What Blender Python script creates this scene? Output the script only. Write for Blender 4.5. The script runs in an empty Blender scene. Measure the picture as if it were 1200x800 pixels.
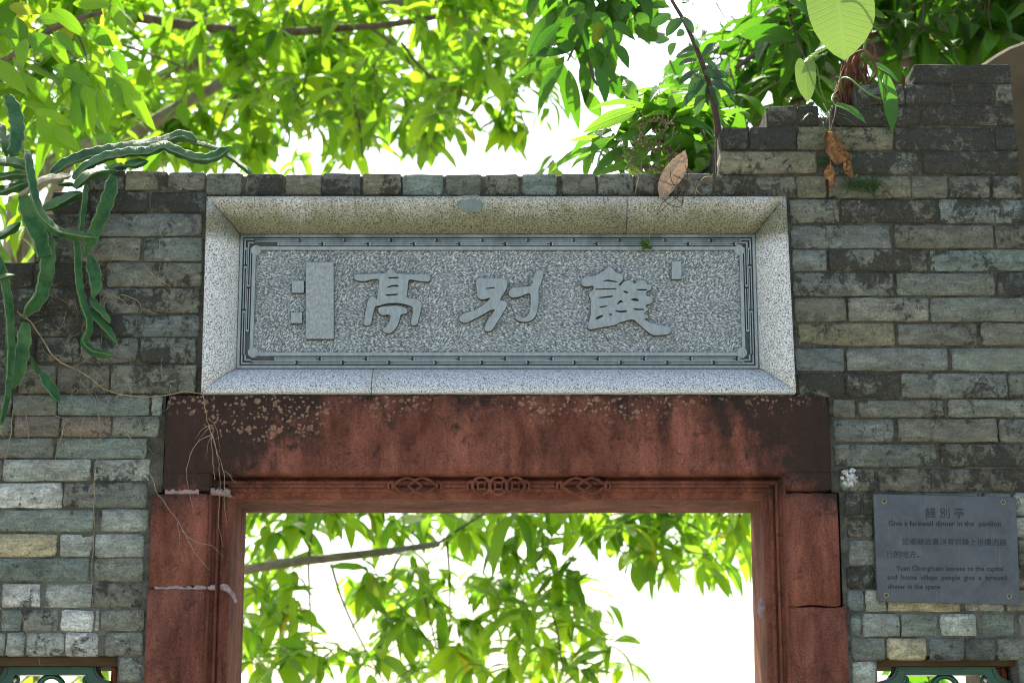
import bpy, bmesh, math, random
import numpy as np
from mathutils import Vector, Matrix, noise as mnoise

# ------------------------------------------------------------------ camera, sky, sun, exposure
SC = bpy.context.scene
COL = SC.collection
R = math.radians
PITCH = R(12.5)
CAM = Vector((0.0, -4.6, 1.6))
LENS = 70.0
cd = bpy.data.cameras.new('camera')
cam = bpy.data.objects.new('camera', cd)
COL.objects.link(cam)
cam.location = CAM
cam.rotation_euler = (math.pi/2 + PITCH, 0, 0)
cd.lens = LENS; cd.sensor_width = 36.0; cd.sensor_fit = 'HORIZONTAL'
cd.clip_start = 0.05; cd.clip_end = 2000
cd.dof.use_dof = True
cd.dof.focus_distance = 4.72
cd.dof.aperture_fstop = 4.8
SC.camera = cam

SUN_EL, SUN_AZ = R(56), R(-16)          # azimuth measured from +Y (behind the wall) towards +X
sun_dir = Vector((math.sin(SUN_AZ)*math.cos(SUN_EL), math.cos(SUN_AZ)*math.cos(SUN_EL), math.sin(SUN_EL)))
W = bpy.data.worlds.new('World'); SC.world = W; W.use_nodes = True
wn = W.node_tree.nodes; wn.clear()
sky = wn.new('ShaderNodeTexSky'); sky.sky_type = 'NISHITA'; sky.sun_disc = False
sky.sun_elevation = SUN_EL; sky.sun_rotation = SUN_AZ
sky.air_density = 0.9; sky.dust_density = 3.6; sky.ozone_density = 0.6
bg = wn.new('ShaderNodeBackground'); bg.inputs['Strength'].default_value = 0.14
wo = wn.new('ShaderNodeOutputWorld')
W.node_tree.links.new(sky.outputs[0], bg.inputs[0]); W.node_tree.links.new(bg.outputs[0], wo.inputs[0])
sd = bpy.data.lights.new('sun', 'SUN'); so = bpy.data.objects.new('sun', sd); COL.objects.link(so)
sd.energy = 5.0; sd.angle = R(0.5); sd.color = (1.0, 0.95, 0.86)
so.rotation_euler = (-sun_dir).to_track_quat('-Z', 'Y').to_euler()
so.location = (0, 6, 9)
SC.view_settings.view_transform = 'Standard'; SC.view_settings.look = 'None'
SC.view_settings.gamma = 1.0; SC.view_settings.use_curve_mapping = False
SC.view_settings.exposure = 1.72
SC.view_settings.use_white_balance = True          # camera white balance set for open shade
SC.view_settings.white_balance_temperature = 6800; SC.view_settings.white_balance_tint = 3
SC.cycles.max_bounces = 8; SC.cycles.transmission_bounces = 6; SC.cycles.diffuse_bounces = 4
SC.cycles.use_denoising = True
SC.cycles.pixel_filter_type = 'BLACKMAN_HARRIS'; SC.cycles.filter_width = 1.1
try: SC.cycles.sample_clamp_indirect = 6.0
except Exception: pass

# ------------------------------------------------------------------ helpers
FPX = LENS/36.0*1200.0
cF = Vector((0, math.cos(PITCH), math.sin(PITCH))); cU = Vector((0, -math.sin(PITCH), math.cos(PITCH)))
def P(px, py, Y=0.0):
    """point of the place at depth Y seen at photo pixel (px, py)"""
    d = cF + cU*((400-py)/FPX) + Vector(((px-600)/FPX, 0, 0))
    t = (Y-CAM.y)/d.y
    return CAM + d*t
def XW(px, py, Y=0.0): return P(px, py, Y).x
def ZW(py, Y=0.0): return P(600, py, Y).z
def project(p):
    v = p-CAM; w = v.dot(cF)
    return 600+v.x/w*FPX, 400-v.dot(cU)/w*FPX, w
MM = 4.72/FPX            # metres per photo pixel near the wall

def tag(o, label=None, cat=None, group=None, kind=None):
    if label: o['label'] = label
    if cat: o['category'] = cat
    if group: o['group'] = group
    if kind: o['kind'] = kind
    return o
def thing(name, label, cat, loc, group=None):
    o = bpy.data.objects.new(name, None); COL.objects.link(o); o.location = loc
    o.empty_display_size = 0.05
    return tag(o, label, cat, group)
def attach(o, parent):
    if parent is not None:
        o.parent = parent
        o.matrix_parent_inverse = WM(parent).inverted()
def WM(o):
    m = o.matrix_basis.copy()
    if o.parent: m = WM(o.parent) @ o.matrix_parent_inverse @ m
    return m

class MB:
    def __init__(s): s.v = []; s.f = []; s.m = []; s.sm = []
    def add(s, verts, faces, mi=0, smooth=True):
        b = len(s.v); s.v.extend([tuple(x) for x in verts])
        for f in faces:
            s.f.append(tuple(b+i for i in f)); s.m.append(mi); s.sm.append(smooth)
    def box(s, x0, x1, y0, y1, z0, z1, mi=0):
        vs = [(x0,y0,z0),(x1,y0,z0),(x1,y1,z0),(x0,y1,z0),(x0,y0,z1),(x1,y0,z1),(x1,y1,z1),(x0,y1,z1)]
        s.add(vs, [(0,3,2,1),(4,5,6,7),(0,1,5,4),(1,2,6,5),(2,3,7,6),(3,0,4,7)], mi, False)
    def tube(s, pts, rad, n=6, mi=0, cap=True):
        pts = [Vector(p) for p in pts]
        if not hasattr(rad, '__len__'): rad = [rad]*len(pts)
        t0 = (pts[1]-pts[0]).normalized()
        a = t0.cross(Vector((0.3, 0.9, 0.2)));
        if a.length < 1e-4: a = t0.cross(Vector((1,0,0)))
        a.normalize(); rings = []
        vs = []
        for i, p in enumerate(pts):
            t = (pts[min(i+1, len(pts)-1)]-pts[max(i-1, 0)])
            t = t.normalized() if t.length > 1e-9 else t0
            a = (a - t*a.dot(t)).normalized(); b = t.cross(a)
            for k in range(n):
                an = 2*math.pi*k/n
                vs.append(p + (a*math.cos(an)+b*math.sin(an))*rad[i])
        fs = []
        for i in range(len(pts)-1):
            for k in range(n):
                k2 = (k+1) % n
                fs.append((i*n+k, i*n+k2, (i+1)*n+k2, (i+1)*n+k))
        if cap:
            fs.append(tuple(range(n-1, -1, -1))); fs.append(tuple((len(pts)-1)*n+k for k in range(n)))
        s.add(vs, fs, mi, True)
    def build(s, name, mats, parent=None, origin=None):
        me = bpy.data.meshes.new(name)
        o0 = Vector(origin) if origin is not None else Vector()
        vs = [(x-o0.x, y-o0.y, z-o0.z) for x, y, z in s.v] if origin is not None else s.v
        me.from_pydata(vs, [], s.f)
        if not isinstance(mats, (list, tuple)): mats = [mats]
        for m in mats: me.materials.append(m)
        me.polygons.foreach_set('material_index', s.m)
        me.polygons.foreach_set('use_smooth', s.sm)
        me.update()
        o = bpy.data.objects.new(name, me); COL.objects.link(o)
        if origin is not None: o.location = o0
        attach(o, parent)
        return o

def smooth_path(pts, sub=4):
    """Catmull-Rom"""
    pts = [Vector(p) for p in pts]
    if len(pts) < 3: return pts
    out = []
    for i in range(len(pts)-1):
        p0 = pts[max(i-1, 0)]; p1 = pts[i]; p2 = pts[i+1]; p3 = pts[min(i+2, len(pts)-1)]
        for k in range(sub):
            t = k/sub
            out.append(0.5*((2*p1)+(p2-p0)*t+(2*p0-5*p1+4*p2-p3)*t*t+(3*p1-p0-3*p2+p3)*t**3))
    out.append(pts[-1])
    return out
def lerp(a, b, t): return a+(b-a)*t

# ------------------------------------------------------------------ materials
class NB:
    def __init__(s, name):
        s.mat = bpy.data.materials.new(name); s.mat.use_nodes = True
        s.nt = s.mat.node_tree; s.nt.nodes.clear()
        s.out = s.nt.nodes.new('ShaderNodeOutputMaterial')
    def n(s, t, props=None, **ins):
        nd = s.nt.nodes.new(t)
        for k, v in (props or {}).items(): setattr(nd, k, v)
        for k, v in ins.items():
            s.set(nd, k, v)
        return nd
    def set(s, nd, k, v):
        key = k.replace('_', ' ')
        sock = nd.inputs[int(k[1:])] if (k[0] == 'i' and k[1:].isdigit()) else nd.inputs[key]
        if isinstance(v, bpy.types.NodeSocket): s.nt.links.new(v, sock)
        elif hasattr(v, 'outputs'): s.nt.links.new(v.outputs[0], sock)
        else:
            if isinstance(v, tuple) and len(v) == 3 and sock.type == 'RGBA': v = v+(1,)
            sock.default_value = v
    def pos(s): return s.n('ShaderNodeNewGeometry').outputs['Position']
    def scale(s, vec, sc): return s.n('ShaderNodeVectorMath', {'operation': 'MULTIPLY'}, i0=vec, i1=sc).outputs[0]
    def noise(s, vec, scale, detail=4, rough=0.6, dist=0.0):
        return s.n('ShaderNodeTexNoise', None, Vector=vec, Scale=scale, Detail=detail, Roughness=rough, Distortion=dist).outputs['Fac']
    def ramp(s, fac, stops, interp='LINEAR'):
        nd = s.n('ShaderNodeValToRGB'); cr = nd.color_ramp; cr.interpolation = interp
        while len(cr.elements) < len(stops): cr.elements.new(0.5)
        for e, (p, c) in zip(cr.elements, stops):
            e.position = p
            e.color = (c, c, c, 1) if not isinstance(c, tuple) else c+(1,)
        s.set(nd, 'Fac', fac)
        return nd.outputs['Color']
    def mix(s, fac, a, b, mode='MIX'):
        nd = s.n('ShaderNodeMix', {'data_type': 'RGBA', 'blend_type': mode, 'clamp_factor': True})
        for i, v in ((0, fac), (6, a), (7, b)):
            if isinstance(v, bpy.types.NodeSocket): s.nt.links.new(v, nd.inputs[i])
            else:
                if isinstance(v, tuple) and len(v) == 3: v = v+(1,)
                nd.inputs[i].default_value = v
        return nd.outputs[2]
    def math(s, op, a, b=None, c=None, clamp=False):
        nd = s.n('ShaderNodeMath', {'operation': op, 'use_clamp': clamp})
        for i, v in enumerate((a, b, c)):
            if v is None: continue
            if isinstance(v, bpy.types.NodeSocket): s.nt.links.new(v, nd.inputs[i])
            else: nd.inputs[i].default_value = v
        return nd.outputs[0]
    def bump(s, h, dist, strength=1.0, normal=None):
        nd = s.n('ShaderNodeBump', None, Height=h, Distance=dist, Strength=strength)
        if normal is not None: s.nt.links.new(normal, nd.inputs['Normal'])
        return nd.outputs[0]
    def principled(s, **ins):
        nd = s.n('ShaderNodeBsdfPrincipled', None, **ins)
        s.nt.links.new(nd.outputs[0], s.out.inputs[0])
        return nd
def rgb(r, g, b): return (r, g, b)

def mat_brick():
    b = NB('old_blue_brick'); pos = b.pos()
    oi = b.n('ShaderNodeObjectInfo')
    base = oi.outputs['Color']; mold = oi.outputs['Alpha']
    rnd = oi.outputs['Random']
    off = b.n('ShaderNodeCombineXYZ', None, X=b.math('MULTIPLY', rnd, 37.0), Y=b.math('MULTIPLY', rnd, 91.0), Z=0.0)
    vec = b.n('ShaderNodeVectorMath', {'operation': 'ADD'}, i0=pos, i1=off.outputs[0]).outputs[0]
    n1 = b.noise(b.scale(vec, (0.6, 1.0, 1.3)), 22, 8, 0.7, 0.8)
    n2 = b.noise(vec, 230, 3, 0.7)
    n3 = b.noise(pos, 9, 8, 0.72, 0.5)
    n4 = b.noise(vec, 45, 7, 0.75, 0.8)
    n5 = b.noise(vec, 60, 5, 0.7, 1.0)
    n6 = b.noise(b.scale(vec, (0.25, 1.0, 1.4)), 120, 4, 0.7)
    col = b.mix(1.0, base, b.ramp(n1, [(0.32, 0.50), (0.5, 1.0), (0.68, 1.5)]), 'MULTIPLY')
    col = b.mix(1.0, col, b.ramp(n2, [(0.30, 0.62), (0.5, 1.0), (0.70, 1.35)]), 'MULTIPLY')
    col = b.mix(1.0, col, b.ramp(n6, [(0.32, 0.78), (0.68, 1.22)]), 'MULTIPLY')
    col = b.mix(b.math('MULTIPLY', b.ramp(n5, [(0.48, 0.0), (0.60, 1.0)]), 0.4), col, (0.125, 0.118, 0.070))
    # pale lime bloom in broken patches
    lime = b.ramp(b.noise(vec, 15, 9, 0.78, 0.7), [(0.57, 0.0), (0.63, 1.0)])
    col = b.mix(b.math('MULTIPLY', lime, 0.42), col, (0.30, 0.31, 0.27))
    # old pointing smeared over the faces
    wash = b.ramp(b.noise(pos, 7, 9, 0.75, 0.8), [(0.54, 0.0), (0.62, 1.0)])
    col = b.mix(b.math('MULTIPLY', wash, 0.45), col, b.mix(n5, (0.08, 0.075, 0.055), (0.24, 0.23, 0.18)))
    # black mould
    mfac = b.math('ADD', b.math('MULTIPLY', n3, 0.75), b.math('MULTIPLY', n4, 0.5))
    mfac = b.math('ADD', mfac, b.math('MULTIPLY', mold, 0.42))
    md = b.ramp(mfac, [(0.745, 0.0), (0.81, 1.0)])
    col = b.mix(b.math('MULTIPLY', md, 0.88), col, b.mix(n2, (0.012, 0.012, 0.010), (0.045, 0.045, 0.036)))
    grit = b.ramp(b.noise(vec, 170, 6, 0.85), [(0.54, 0.0), (0.62, 1.0)])
    col = b.mix(b.math('MULTIPLY', grit, 0.22), col, (0.19, 0.185, 0.15))
    # tiny white flecks
    fl = b.ramp(b.noise(vec, 130, 5, 0.8), [(0.66, 0.0), (0.70, 1.0)])
    col = b.mix(b.math('MULTIPLY', fl, 0.5), col, (0.42, 0.42, 0.37))
    pit = b.ramp(b.noise(vec, 95, 5, 0.75), [(0.32, 1.0), (0.37, 0.0)])
    col = b.mix(b.math('MULTIPLY', pit, 0.7), col, (0.018, 0.018, 0.015))
    h = b.math('ADD', b.math('MULTIPLY', n4, 0.7), b.math('MULTIPLY', n2, 0.25))
    h = b.math('ADD', h, b.math('MULTIPLY', n1, 0.6))
    h = b.math('SUBTRACT', h, b.math('MULTIPLY', pit, 0.4))
    nr = b.bump(h, 0.010, 1.0)
    b.principled(Base_Color=col, Roughness=0.9, Normal=nr, Specular_IOR_Level=0.2)
    return b.mat
def mat_mortar():
    b = NB('weathered_mortar'); pos = b.pos()
    sep = b.n('ShaderNodeSeparateXYZ', None, Vector=pos)
    n1 = b.noise(pos, 12, 8, 0.75, 0.6); n2 = b.noise(pos, 150, 5, 0.8); n3 = b.noise(pos, 5, 5, 0.65)
    # repointed with paler mortar lower down, old dark mortar in the upper courses
    low = b.n('ShaderNodeMapRange', None, Value=b.math('ADD', sep.outputs['Z'], b.math('MULTIPLY', n3, 0.5)), From_Min=ZW(640), From_Max=ZW(380), To_Min=0.0, To_Max=1.0).outputs[0]
    pale = b.mix(b.ramp(n1, [(0.38, 0.0), (0.6, 1.0)]), (0.085, 0.088, 0.073), (0.24, 0.245, 0.205))
    dark = b.mix(b.ramp(n1, [(0.38, 0.0), (0.62, 1.0)]), (0.040, 0.039, 0.030), (0.140, 0.134, 0.102))
    col = b.mix(low, pale, dark)
    col = b.mix(b.math('MULTIPLY', b.ramp(n2, [(0.57, 0.0), (0.64, 1.0)]), 0.55), col, (0.27, 0.265, 0.22))
    col = b.mix(b.math('MULTIPLY', b.ramp(n2, [(0.34, 1.0), (0.42, 0.0)]), 0.75), col, (0.014, 0.013, 0.011))
    nr = b.bump(b.math('ADD', n2, n1), 0.014, 1.0)
    b.principled(Base_Color=col, Roughness=0.95, Normal=nr, Specular_IOR_Level=0.15)
    return b.mat
def mat_sandstone():
    b = NB('red_sandstone'); pos = b.pos()
    sep = b.n('ShaderNodeSeparateXYZ', None, Vector=pos)
    n1 = b.noise(b.scale(pos, (1.0, 1.0, 0.35)), 9, 8, 0.7, 0.6)
    n2 = b.noise(pos, 260, 3, 0.75); n3 = b.noise(pos, 28, 8, 0.75, 0.5); n4 = b.noise(b.scale(pos, (1.0, 1.0, 0.2)), 26, 6, 0.7, 0.3)
    col = b.mix(b.ramp(n1, [(0.34, 0.0), (0.64, 1.0)]), (0.088, 0.028, 0.018), (0.228, 0.084, 0.056))
    col = b.mix(1.0, col, b.ramp(n2, [(0.3, 0.6), (0.5, 1.0), (0.7, 1.4)]), 'MULTIPLY')
    col = b.mix(1.0, col, b.ramp(n4, [(0.35, 0.68), (0.65, 1.2)]), 'MULTIPLY')
    col = b.mix(b.math('MULTIPLY', b.ramp(n3, [(0.54, 0.0), (0.64, 1.0)]), 0.55), col, (0.035, 0.016, 0.012))
    # black water stains: strongest along the lintel's top and at its two ends
    zt = ZW(462); zl = ZW(575)
    ztop = b.n('ShaderNodeMapRange', None, Value=sep.outputs['Z'], From_Min=zl, From_Max=zt, To_Min=0.0, To_Max=0.40).outputs[0]
    ax = b.math('ABSOLUTE', b.math('ADD', sep.outputs['X'], 0.0))
    ends = b.n('ShaderNodeMapRange', None, Value=ax, From_Min=0.40, From_Max=0.76, To_Min=0.0, To_Max=0.58).outputs[0]
    onl = b.n('ShaderNodeMapRange', None, Value=sep.outputs['Z'], From_Min=zl-0.12, From_Max=zl+0.02, To_Min=0.0, To_Max=1.0).outputs[0]
    streak = b.noise(b.scale(pos, (1.0, 1.0, 0.3)), 10, 8, 0.75, 0.4)
    st = b.math('ADD', b.math('MULTIPLY', b.math('ADD', ztop, ends), onl), b.math('MULTIPLY', streak, 0.95))
    st = b.math('ADD', st, b.math('MULTIPLY', b.math('SUBTRACT', n3, 0.5), 0.9))
    stain = b.ramp(st, [(0.74, 0.0), (1.04, 1.0)])
    col = b.mix(b.math('MULTIPLY', stain, 0.88), col, b.mix(n2, (0.010, 0.009, 0.008), (0.032, 0.024, 0.018)))
    # round pale lichen colonies along the top
    wv = b.scale(b.n('ShaderNodeTexNoise', None, Vector=pos, Scale=70.0, Detail=3.0).outputs['Color'], (0.016, 0.0, 0.016))
    pv = b.n('ShaderNodeVectorMath', {'operation': 'ADD'}, i0=pos, i1=wv).outputs[0]
    zone = b.math('ADD', b.n('ShaderNodeMapRange', None, Value=sep.outputs['Z'], From_Min=ZW(528), From_Max=ZW(464), To_Min=0.0, To_Max=0.50).outputs[0], b.math('MULTIPLY', b.noise(pos, 5.0, 3, 0.6), 1.0))
    dv = b.n('ShaderNodeVectorMath', {'operation': 'DISTANCE'}, i0=b.scale(pos, (1.0, 0.0, 1.3)), i1=(XW(312, 490), 0.0, ZW(488)*1.3)).outputs['Value']
    zone = b.math('ADD', b.math('SUBTRACT', zone, 0.05), b.n('ShaderNodeMapRange', None, Value=dv, From_Min=0.03, From_Max=0.17, To_Min=0.55, To_Max=0.0).outputs[0])
    zone = b.ramp(zone, [(0.74, 0.0), (0.92, 1.0)])
    for sc_, th in ((48.0, 0.34), (105.0, 0.40)):
        vo = b.n('ShaderNodeTexVoronoi', {'feature': 'F1'}, Vector=pv, Scale=sc_, Randomness=1.0)
        spot = b.ramp(vo.outputs['Distance'], [(th*0.75, 1.0), (th, 0.0)])
        sel = b.ramp(b.n('ShaderNodeSeparateColor', None, Color=vo.outputs['Color']).outputs[0], [(0.34, 0.0), (0.36, 1.0)])
        lich = b.math('MULTIPLY', b.math('MULTIPLY', spot, sel), zone)
        col = b.mix(b.math('MULTIPLY', lich, 0.75), col, b.mix(b.n('ShaderNodeSeparateColor', None, Color=vo.outputs['Color']).outputs[1], (0.20, 0.10, 0.065), (0.34, 0.235, 0.155)))
    h = b.math('ADD', b.math('MULTIPLY', n2, 0.35), b.math('MULTIPLY', n3, 0.9))
    nr = b.bump(h, 0.008, 1.0)
    b.principled(Base_Color=col, Roughness=0.88, Normal=nr, Specular_IOR_Level=0.2)
    return b.mat
def mat_granite():
    b = NB('speckled_granite'); pos = b.pos()
    n1 = b.noise(pos, 290, 2, 0.6); n2 = b.noise(pos, 380, 2, 0.55); n3 = b.noise(pos, 8, 5, 0.65)
    col = b.ramp(n1, [(0.33, (0.07, 0.075, 0.08)), (0.43, (0.36, 0.37, 0.37)), (0.60, (0.62, 0.63, 0.62)), (0.72, (0.70, 0.70, 0.69))])
    col = b.mix(b.ramp(n2, [(0.60, 0.0), (0.66, 1.0)]), col, (0.05, 0.05, 0.055))
    sep = b.n('ShaderNodeSeparateXYZ', None, Vector=pos)
    # olive soiling plus painted shade on the upper bar, darkest at its lower edge
    on = b.n('ShaderNodeMapRange', None, Value=sep.outputs['Z'], From_Min=ZW(292), From_Max=ZW(272, 0.05), To_Min=0.0, To_Max=1.0).outputs[0]
    low = b.n('ShaderNodeMapRange', None, Value=sep.outputs['Z'], From_Min=ZW(238), From_Max=ZW(276, 0.05), To_Min=0.0, To_Max=0.45).outputs[0]
    dirt_shade = b.ramp(b.math('MULTIPLY', on, b.math('ADD', low, b.noise(b.scale(pos, (1.0, 1.0, 0.3)), 13, 6, 0.7))), [(0.18, 0.0), (0.75, 1.0)])
    col = b.mix(b.math('MULTIPLY', dirt_shade, 0.95), col, b.mix(1.0, col, (0.33, 0.325, 0.20), 'MULTIPLY'))
    nr = b.bump(n1, 0.0015, 0.6)
    b.principled(Base_Color=col, Roughness=0.75, Normal=nr, Specular_IOR_Level=0.3)
    return b.mat
def mat_slate(name, rough_field=False):
    b = NB(name); pos = b.pos()
    if rough_field:
        n0 = b.ramp(b.noise(pos, 9, 2, 0.5), [(0.45, 0.0), (0.55, 1.0)])
        ra = b.n('ShaderNodeVectorRotate', {'rotation_type': 'Y_AXIS'}, Vector=pos, Angle=0.75).outputs[0]
        rb = b.n('ShaderNodeVectorRotate', {'rotation_type': 'Y_AXIS'}, Vector=pos, Angle=-0.35).outputs[0]
        na = b.noise(b.scale(ra, (1.0, 1.0, 2.3)), 145, 3, 0.65, 0.5)
        nb_ = b.noise(b.scale(rb, (1.0, 1.0, 2.3)), 145, 3, 0.65, 0.5)
        n1 = b.math('ADD', b.math('MULTIPLY', na, n0), b.math('MULTIPLY', nb_, b.math('SUBTRACT', 1.0, n0)))
        n2 = b.noise(pos, 7, 4, 0.6)
        col = b.ramp(n1, [(0.38, (0.085, 0.105, 0.115)), (0.50, (0.19, 0.22, 0.235)), (0.57, (0.50, 0.54, 0.55)), (0.66, (0.66, 0.69, 0.69))])
        col = b.mix(b.math('MULTIPLY', b.ramp(n2, [(0.5, 0.0), (0.75, 1.0)]), 0.35), col, (0.10, 0.12, 0.11))
        sep = b.n('ShaderNodeSeparateXYZ', None, Vector=pos)
        nr = b.bump(n1, 0.006, 1.0)
    else:
        n1 = b.noise(b.scale(pos, (1.0, 1.0, 0.35)), 110, 6, 0.75); n2 = b.noise(pos, 9, 5, 0.65)
        col = b.ramp(n1, [(0.3, (0.165, 0.20, 0.215)), (0.7, (0.29, 0.335, 0.35))])
        sep = b.n('ShaderNodeSeparateXYZ', None, Vector=pos)
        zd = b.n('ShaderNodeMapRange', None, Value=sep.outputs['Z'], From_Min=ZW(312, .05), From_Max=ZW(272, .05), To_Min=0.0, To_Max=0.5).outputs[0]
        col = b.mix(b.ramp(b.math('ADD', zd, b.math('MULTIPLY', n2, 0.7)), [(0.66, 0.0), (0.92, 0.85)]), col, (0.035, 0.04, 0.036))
        nr = b.bump(n1, 0.0015, 0.6)
    b.principled(Base_Color=col, Roughness=0.7, Normal=nr, Specular_IOR_Level=0.35)
    return b.mat
def mat_leaf(name, dark, light, trans, rough=0.32, gloss=0.35, vein=0.25, yellow=0.0, tw=0.5):
    """thin leaf: diffuse + translucent + waxy sheen"""
    b = NB(name); pos = b.pos()
    geo = b.n('ShaderNodeNewGeometry'); oi = b.n('ShaderNodeObjectInfo')
    r = b.math('FRACT', b.math('ADD', geo.outputs['Random Per Island'], oi.outputs['Random']))
    uv = b.n('ShaderNodeUVMap').outputs[0]
    su = b.n('ShaderNodeSeparateXYZ', None, Vector=uv)
    du = b.math('ABSOLUTE', b.math('SUBTRACT', su.outputs[0], 0.5))
    mid = b.ramp(du, [(0.0, 1.0), (0.045, 0.0)])
    # side veins run at a slant from the midrib
    sv = b.math('FRACT', b.math('ADD', b.math('MULTIPLY', su.outputs[1], 11.0), b.math('MULTIPLY', du, -5.0)))
    side = b.ramp(b.math('ABSOLUTE', b.math('SUBTRACT', sv, 0.5)), [(0.0, 0.6), (0.12, 0.0)])
    veins = b.math('MAXIMUM', mid, side)
    n = b.noise(pos, 25, 3, 0.6)
    col = b.mix(r, dark, light)
    col = b.mix(b.math('MULTIPLY', b.ramp(n, [(0.4, 0.0), (0.7, 1.0)]), 0.35), col, light)
    col = b.mix(b.math('MULTIPLY', veins, vein), col, tuple(min(1, c*2.2+0.02) for c in light))
    tcol = b.mix(r, trans, (trans[0]*0.32, trans[1]*0.5, trans[2]*0.5))
    tcol = b.mix(b.math('MULTIPLY', veins, 0.3), tcol, tuple(c*0.55 for c in trans))
    if yellow > 0:
        ym = b.ramp(r, [(1-yellow, 0.0), (1-yellow+0.02, 1.0)])
        col = b.mix(ym, col, (0.20, 0.21, 0.02)); tcol = b.mix(ym, tcol, (0.60, 0.52, 0.04))
    h = b.math('MULTIPLY', veins, -1.0)
    nr = b.bump(h, 0.002, 0.5)
    d = b.n('ShaderNodeBsdfDiffuse', None, Color=col, Normal=nr)
    t = b.n('ShaderNodeBsdfTranslucent', None, Color=tcol, Normal=nr)
    g = b.n('ShaderNodeBsdfGlossy', None, Color=(1, 1, 1), Roughness=rough, Normal=nr)
    m1 = b.n('ShaderNodeMixShader', None, Fac=tw, i1=d.outputs[0], i2=t.outputs[0])
    fc = b.n('ShaderNodeLayerWeight', None, Blend=0.5, Normal=nr).outputs['Facing']
    fr = b.math('ADD', b.math('MULTIPLY', b.math('POWER', fc, 4.0), 0.45), 0.04)
    m2 = b.n('ShaderNodeMixShader', None, Fac=b.math('MULTIPLY', fr, gloss), i1=m1.outputs[0], i2=g.outputs[0])
    b.nt.links.new(m2.outputs[0], b.out.inputs[0])
    return b.mat
def mat_plain(name, c1, c2, scale=20, rough=0.8, bump=0.003, bscale=80, metallic=0.0, spec=0.3, stretch=(1, 1, 1), coat=0.0):
    b = NB(name); pos = b.pos(); v = b.scale(pos, stretch)
    n1 = b.noise(v, scale, 5, 0.65, 0.3); n2 = b.noise(v, bscale, 4, 0.7)
    col = b.mix(b.ramp(n1, [(0.3, 0.0), (0.7, 1.0)]), c1, c2)
    nr = b.bump(b.math('ADD', n2, n1), bump, 0.8)
    b.principled(Base_Color=col, Roughness=rough, Normal=nr, Metallic=metallic, Specular_IOR_Level=spec, Coat_Weight=coat, Coat_Roughness=0.15)
    return b.mat

M = {}
M['brick'] = mat_brick(); M['mortar'] = mat_mortar(); M['sandstone'] = mat_sandstone(); M['granite'] = mat_granite()
M['slate'] = mat_slate('smooth_slate'); M['slate_field'] = mat_slate('chiselled_slate', True)
M['slate_groove'] = mat_plain('grimy_slate', (0.065, 0.078, 0.080), (0.15, 0.172, 0.178), 14, 0.8, 0.002)
M['slate_tooled'] = mat_plain('tooled_slate', (0.17, 0.20, 0.21), (0.36, 0.40, 0.41), 170, 0.75, 0.004, 240, stretch=(1, 1, .7))
M['edge_shade'] = mat_plain('shade_toned_edge', (0.028, 0.028, 0.022), (0.085, 0.080, 0.062), 60, 0.9, 0.001)  # shade colour for the flanks of the raised characters
M['pinkmortar'] = mat_plain('pink_grey_lime_mortar', (0.15, 0.10, 0.10), (0.36, 0.28, 0.29), 70, 0.95, 0.006)
M['lime'] = mat_plain('white_lime_smear', (0.16, 0.17, 0.165), (0.62, 0.64, 0.63), 110, 0.9, 0.006)
M['patch'] = mat_plain('blue_grey_cement', (0.10, 0.135, 0.13), (0.17, 0.21, 0.20), 40, 0.9, 0.003)
M['bark'] = mat_plain('brown_bark', (0.070, 0.048, 0.032), (0.19, 0.14, 0.10), 25, 0.9, 0.01, 60, stretch=(1, 1, 0.4))
M['greybark'] = mat_plain('grey_bark', (0.14, 0.12, 0.085), (0.30, 0.255, 0.19), 18, 0.9, 0.01, 50)
M['darkbark'] = mat_plain('dark_red_bark', (0.035, 0.018, 0.014), (0.09, 0.05, 0.04), 40, 0.8, 0.004, 80)
M['root'] = mat_plain('dry_root', (0.16, 0.11, 0.06), (0.36, 0.28, 0.17), 60, 0.9, 0.001)
M['greyroot'] = mat_plain('bleached_root', (0.17, 0.14, 0.10), (0.32, 0.28, 0.21), 60, 0.9, 0.001)
M['darkroot'] = mat_plain('dark_thin_root', (0.03, 0.02, 0.015), (0.07, 0.05, 0.04), 60, 0.9, 0.001)
M['leafA'] = mat_leaf('bright_tree_leaf', (0.028, 0.085, 0.006), (0.070, 0.150, 0.010), (0.42, 0.67, 0.03), yellow=0.02, tw=0.62)
M['leafB'] = mat_leaf('dark_glossy_leaf', (0.016, 0.050, 0.008), (0.035, 0.095, 0.010), (0.13, 0.32, 0.015), gloss=0.4, yellow=0.01, tw=0.5)
M['leafH'] = mat_leaf('broad_mango_leaf', (0.024, 0.070, 0.012), (0.060, 0.14, 0.016), (0.32, 0.56, 0.015), gloss=0.4, yellow=0.02, tw=0.55)
M['leafS'] = mat_leaf('shrub_leaf', (0.028, 0.080, 0.012), (0.055, 0.135, 0.016), (0.26, 0.50, 0.035), gloss=0.45, tw=0.5)
M['leafD'] = mat_leaf('sapling_leaf', (0.012, 0.035, 0.014), (0.024, 0.060, 0.018), (0.08, 0.20, 0.03), gloss=0.6, tw=0.35)
M['heart'] = mat_leaf('pale_heart_leaf', (0.13, 0.20, 0.050), (0.18, 0.25, 0.065), (0.17, 0.26, 0.05), gloss=0.3, vein=0.35, tw=0.4)
M['heartdark'] = mat_leaf('green_heart_leaf', (0.03, 0.11, 0.018), (0.045, 0.15, 0.022), (0.18, 0.42, 0.03), gloss=0.4, tw=0.45)
M['dead'] = mat_leaf('dead_tan_leaf', (0.24, 0.17, 0.125), (0.33, 0.245, 0.185), (0.28, 0.17, 0.1), gloss=0.15, vein=0.5, tw=0.2)
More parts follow.
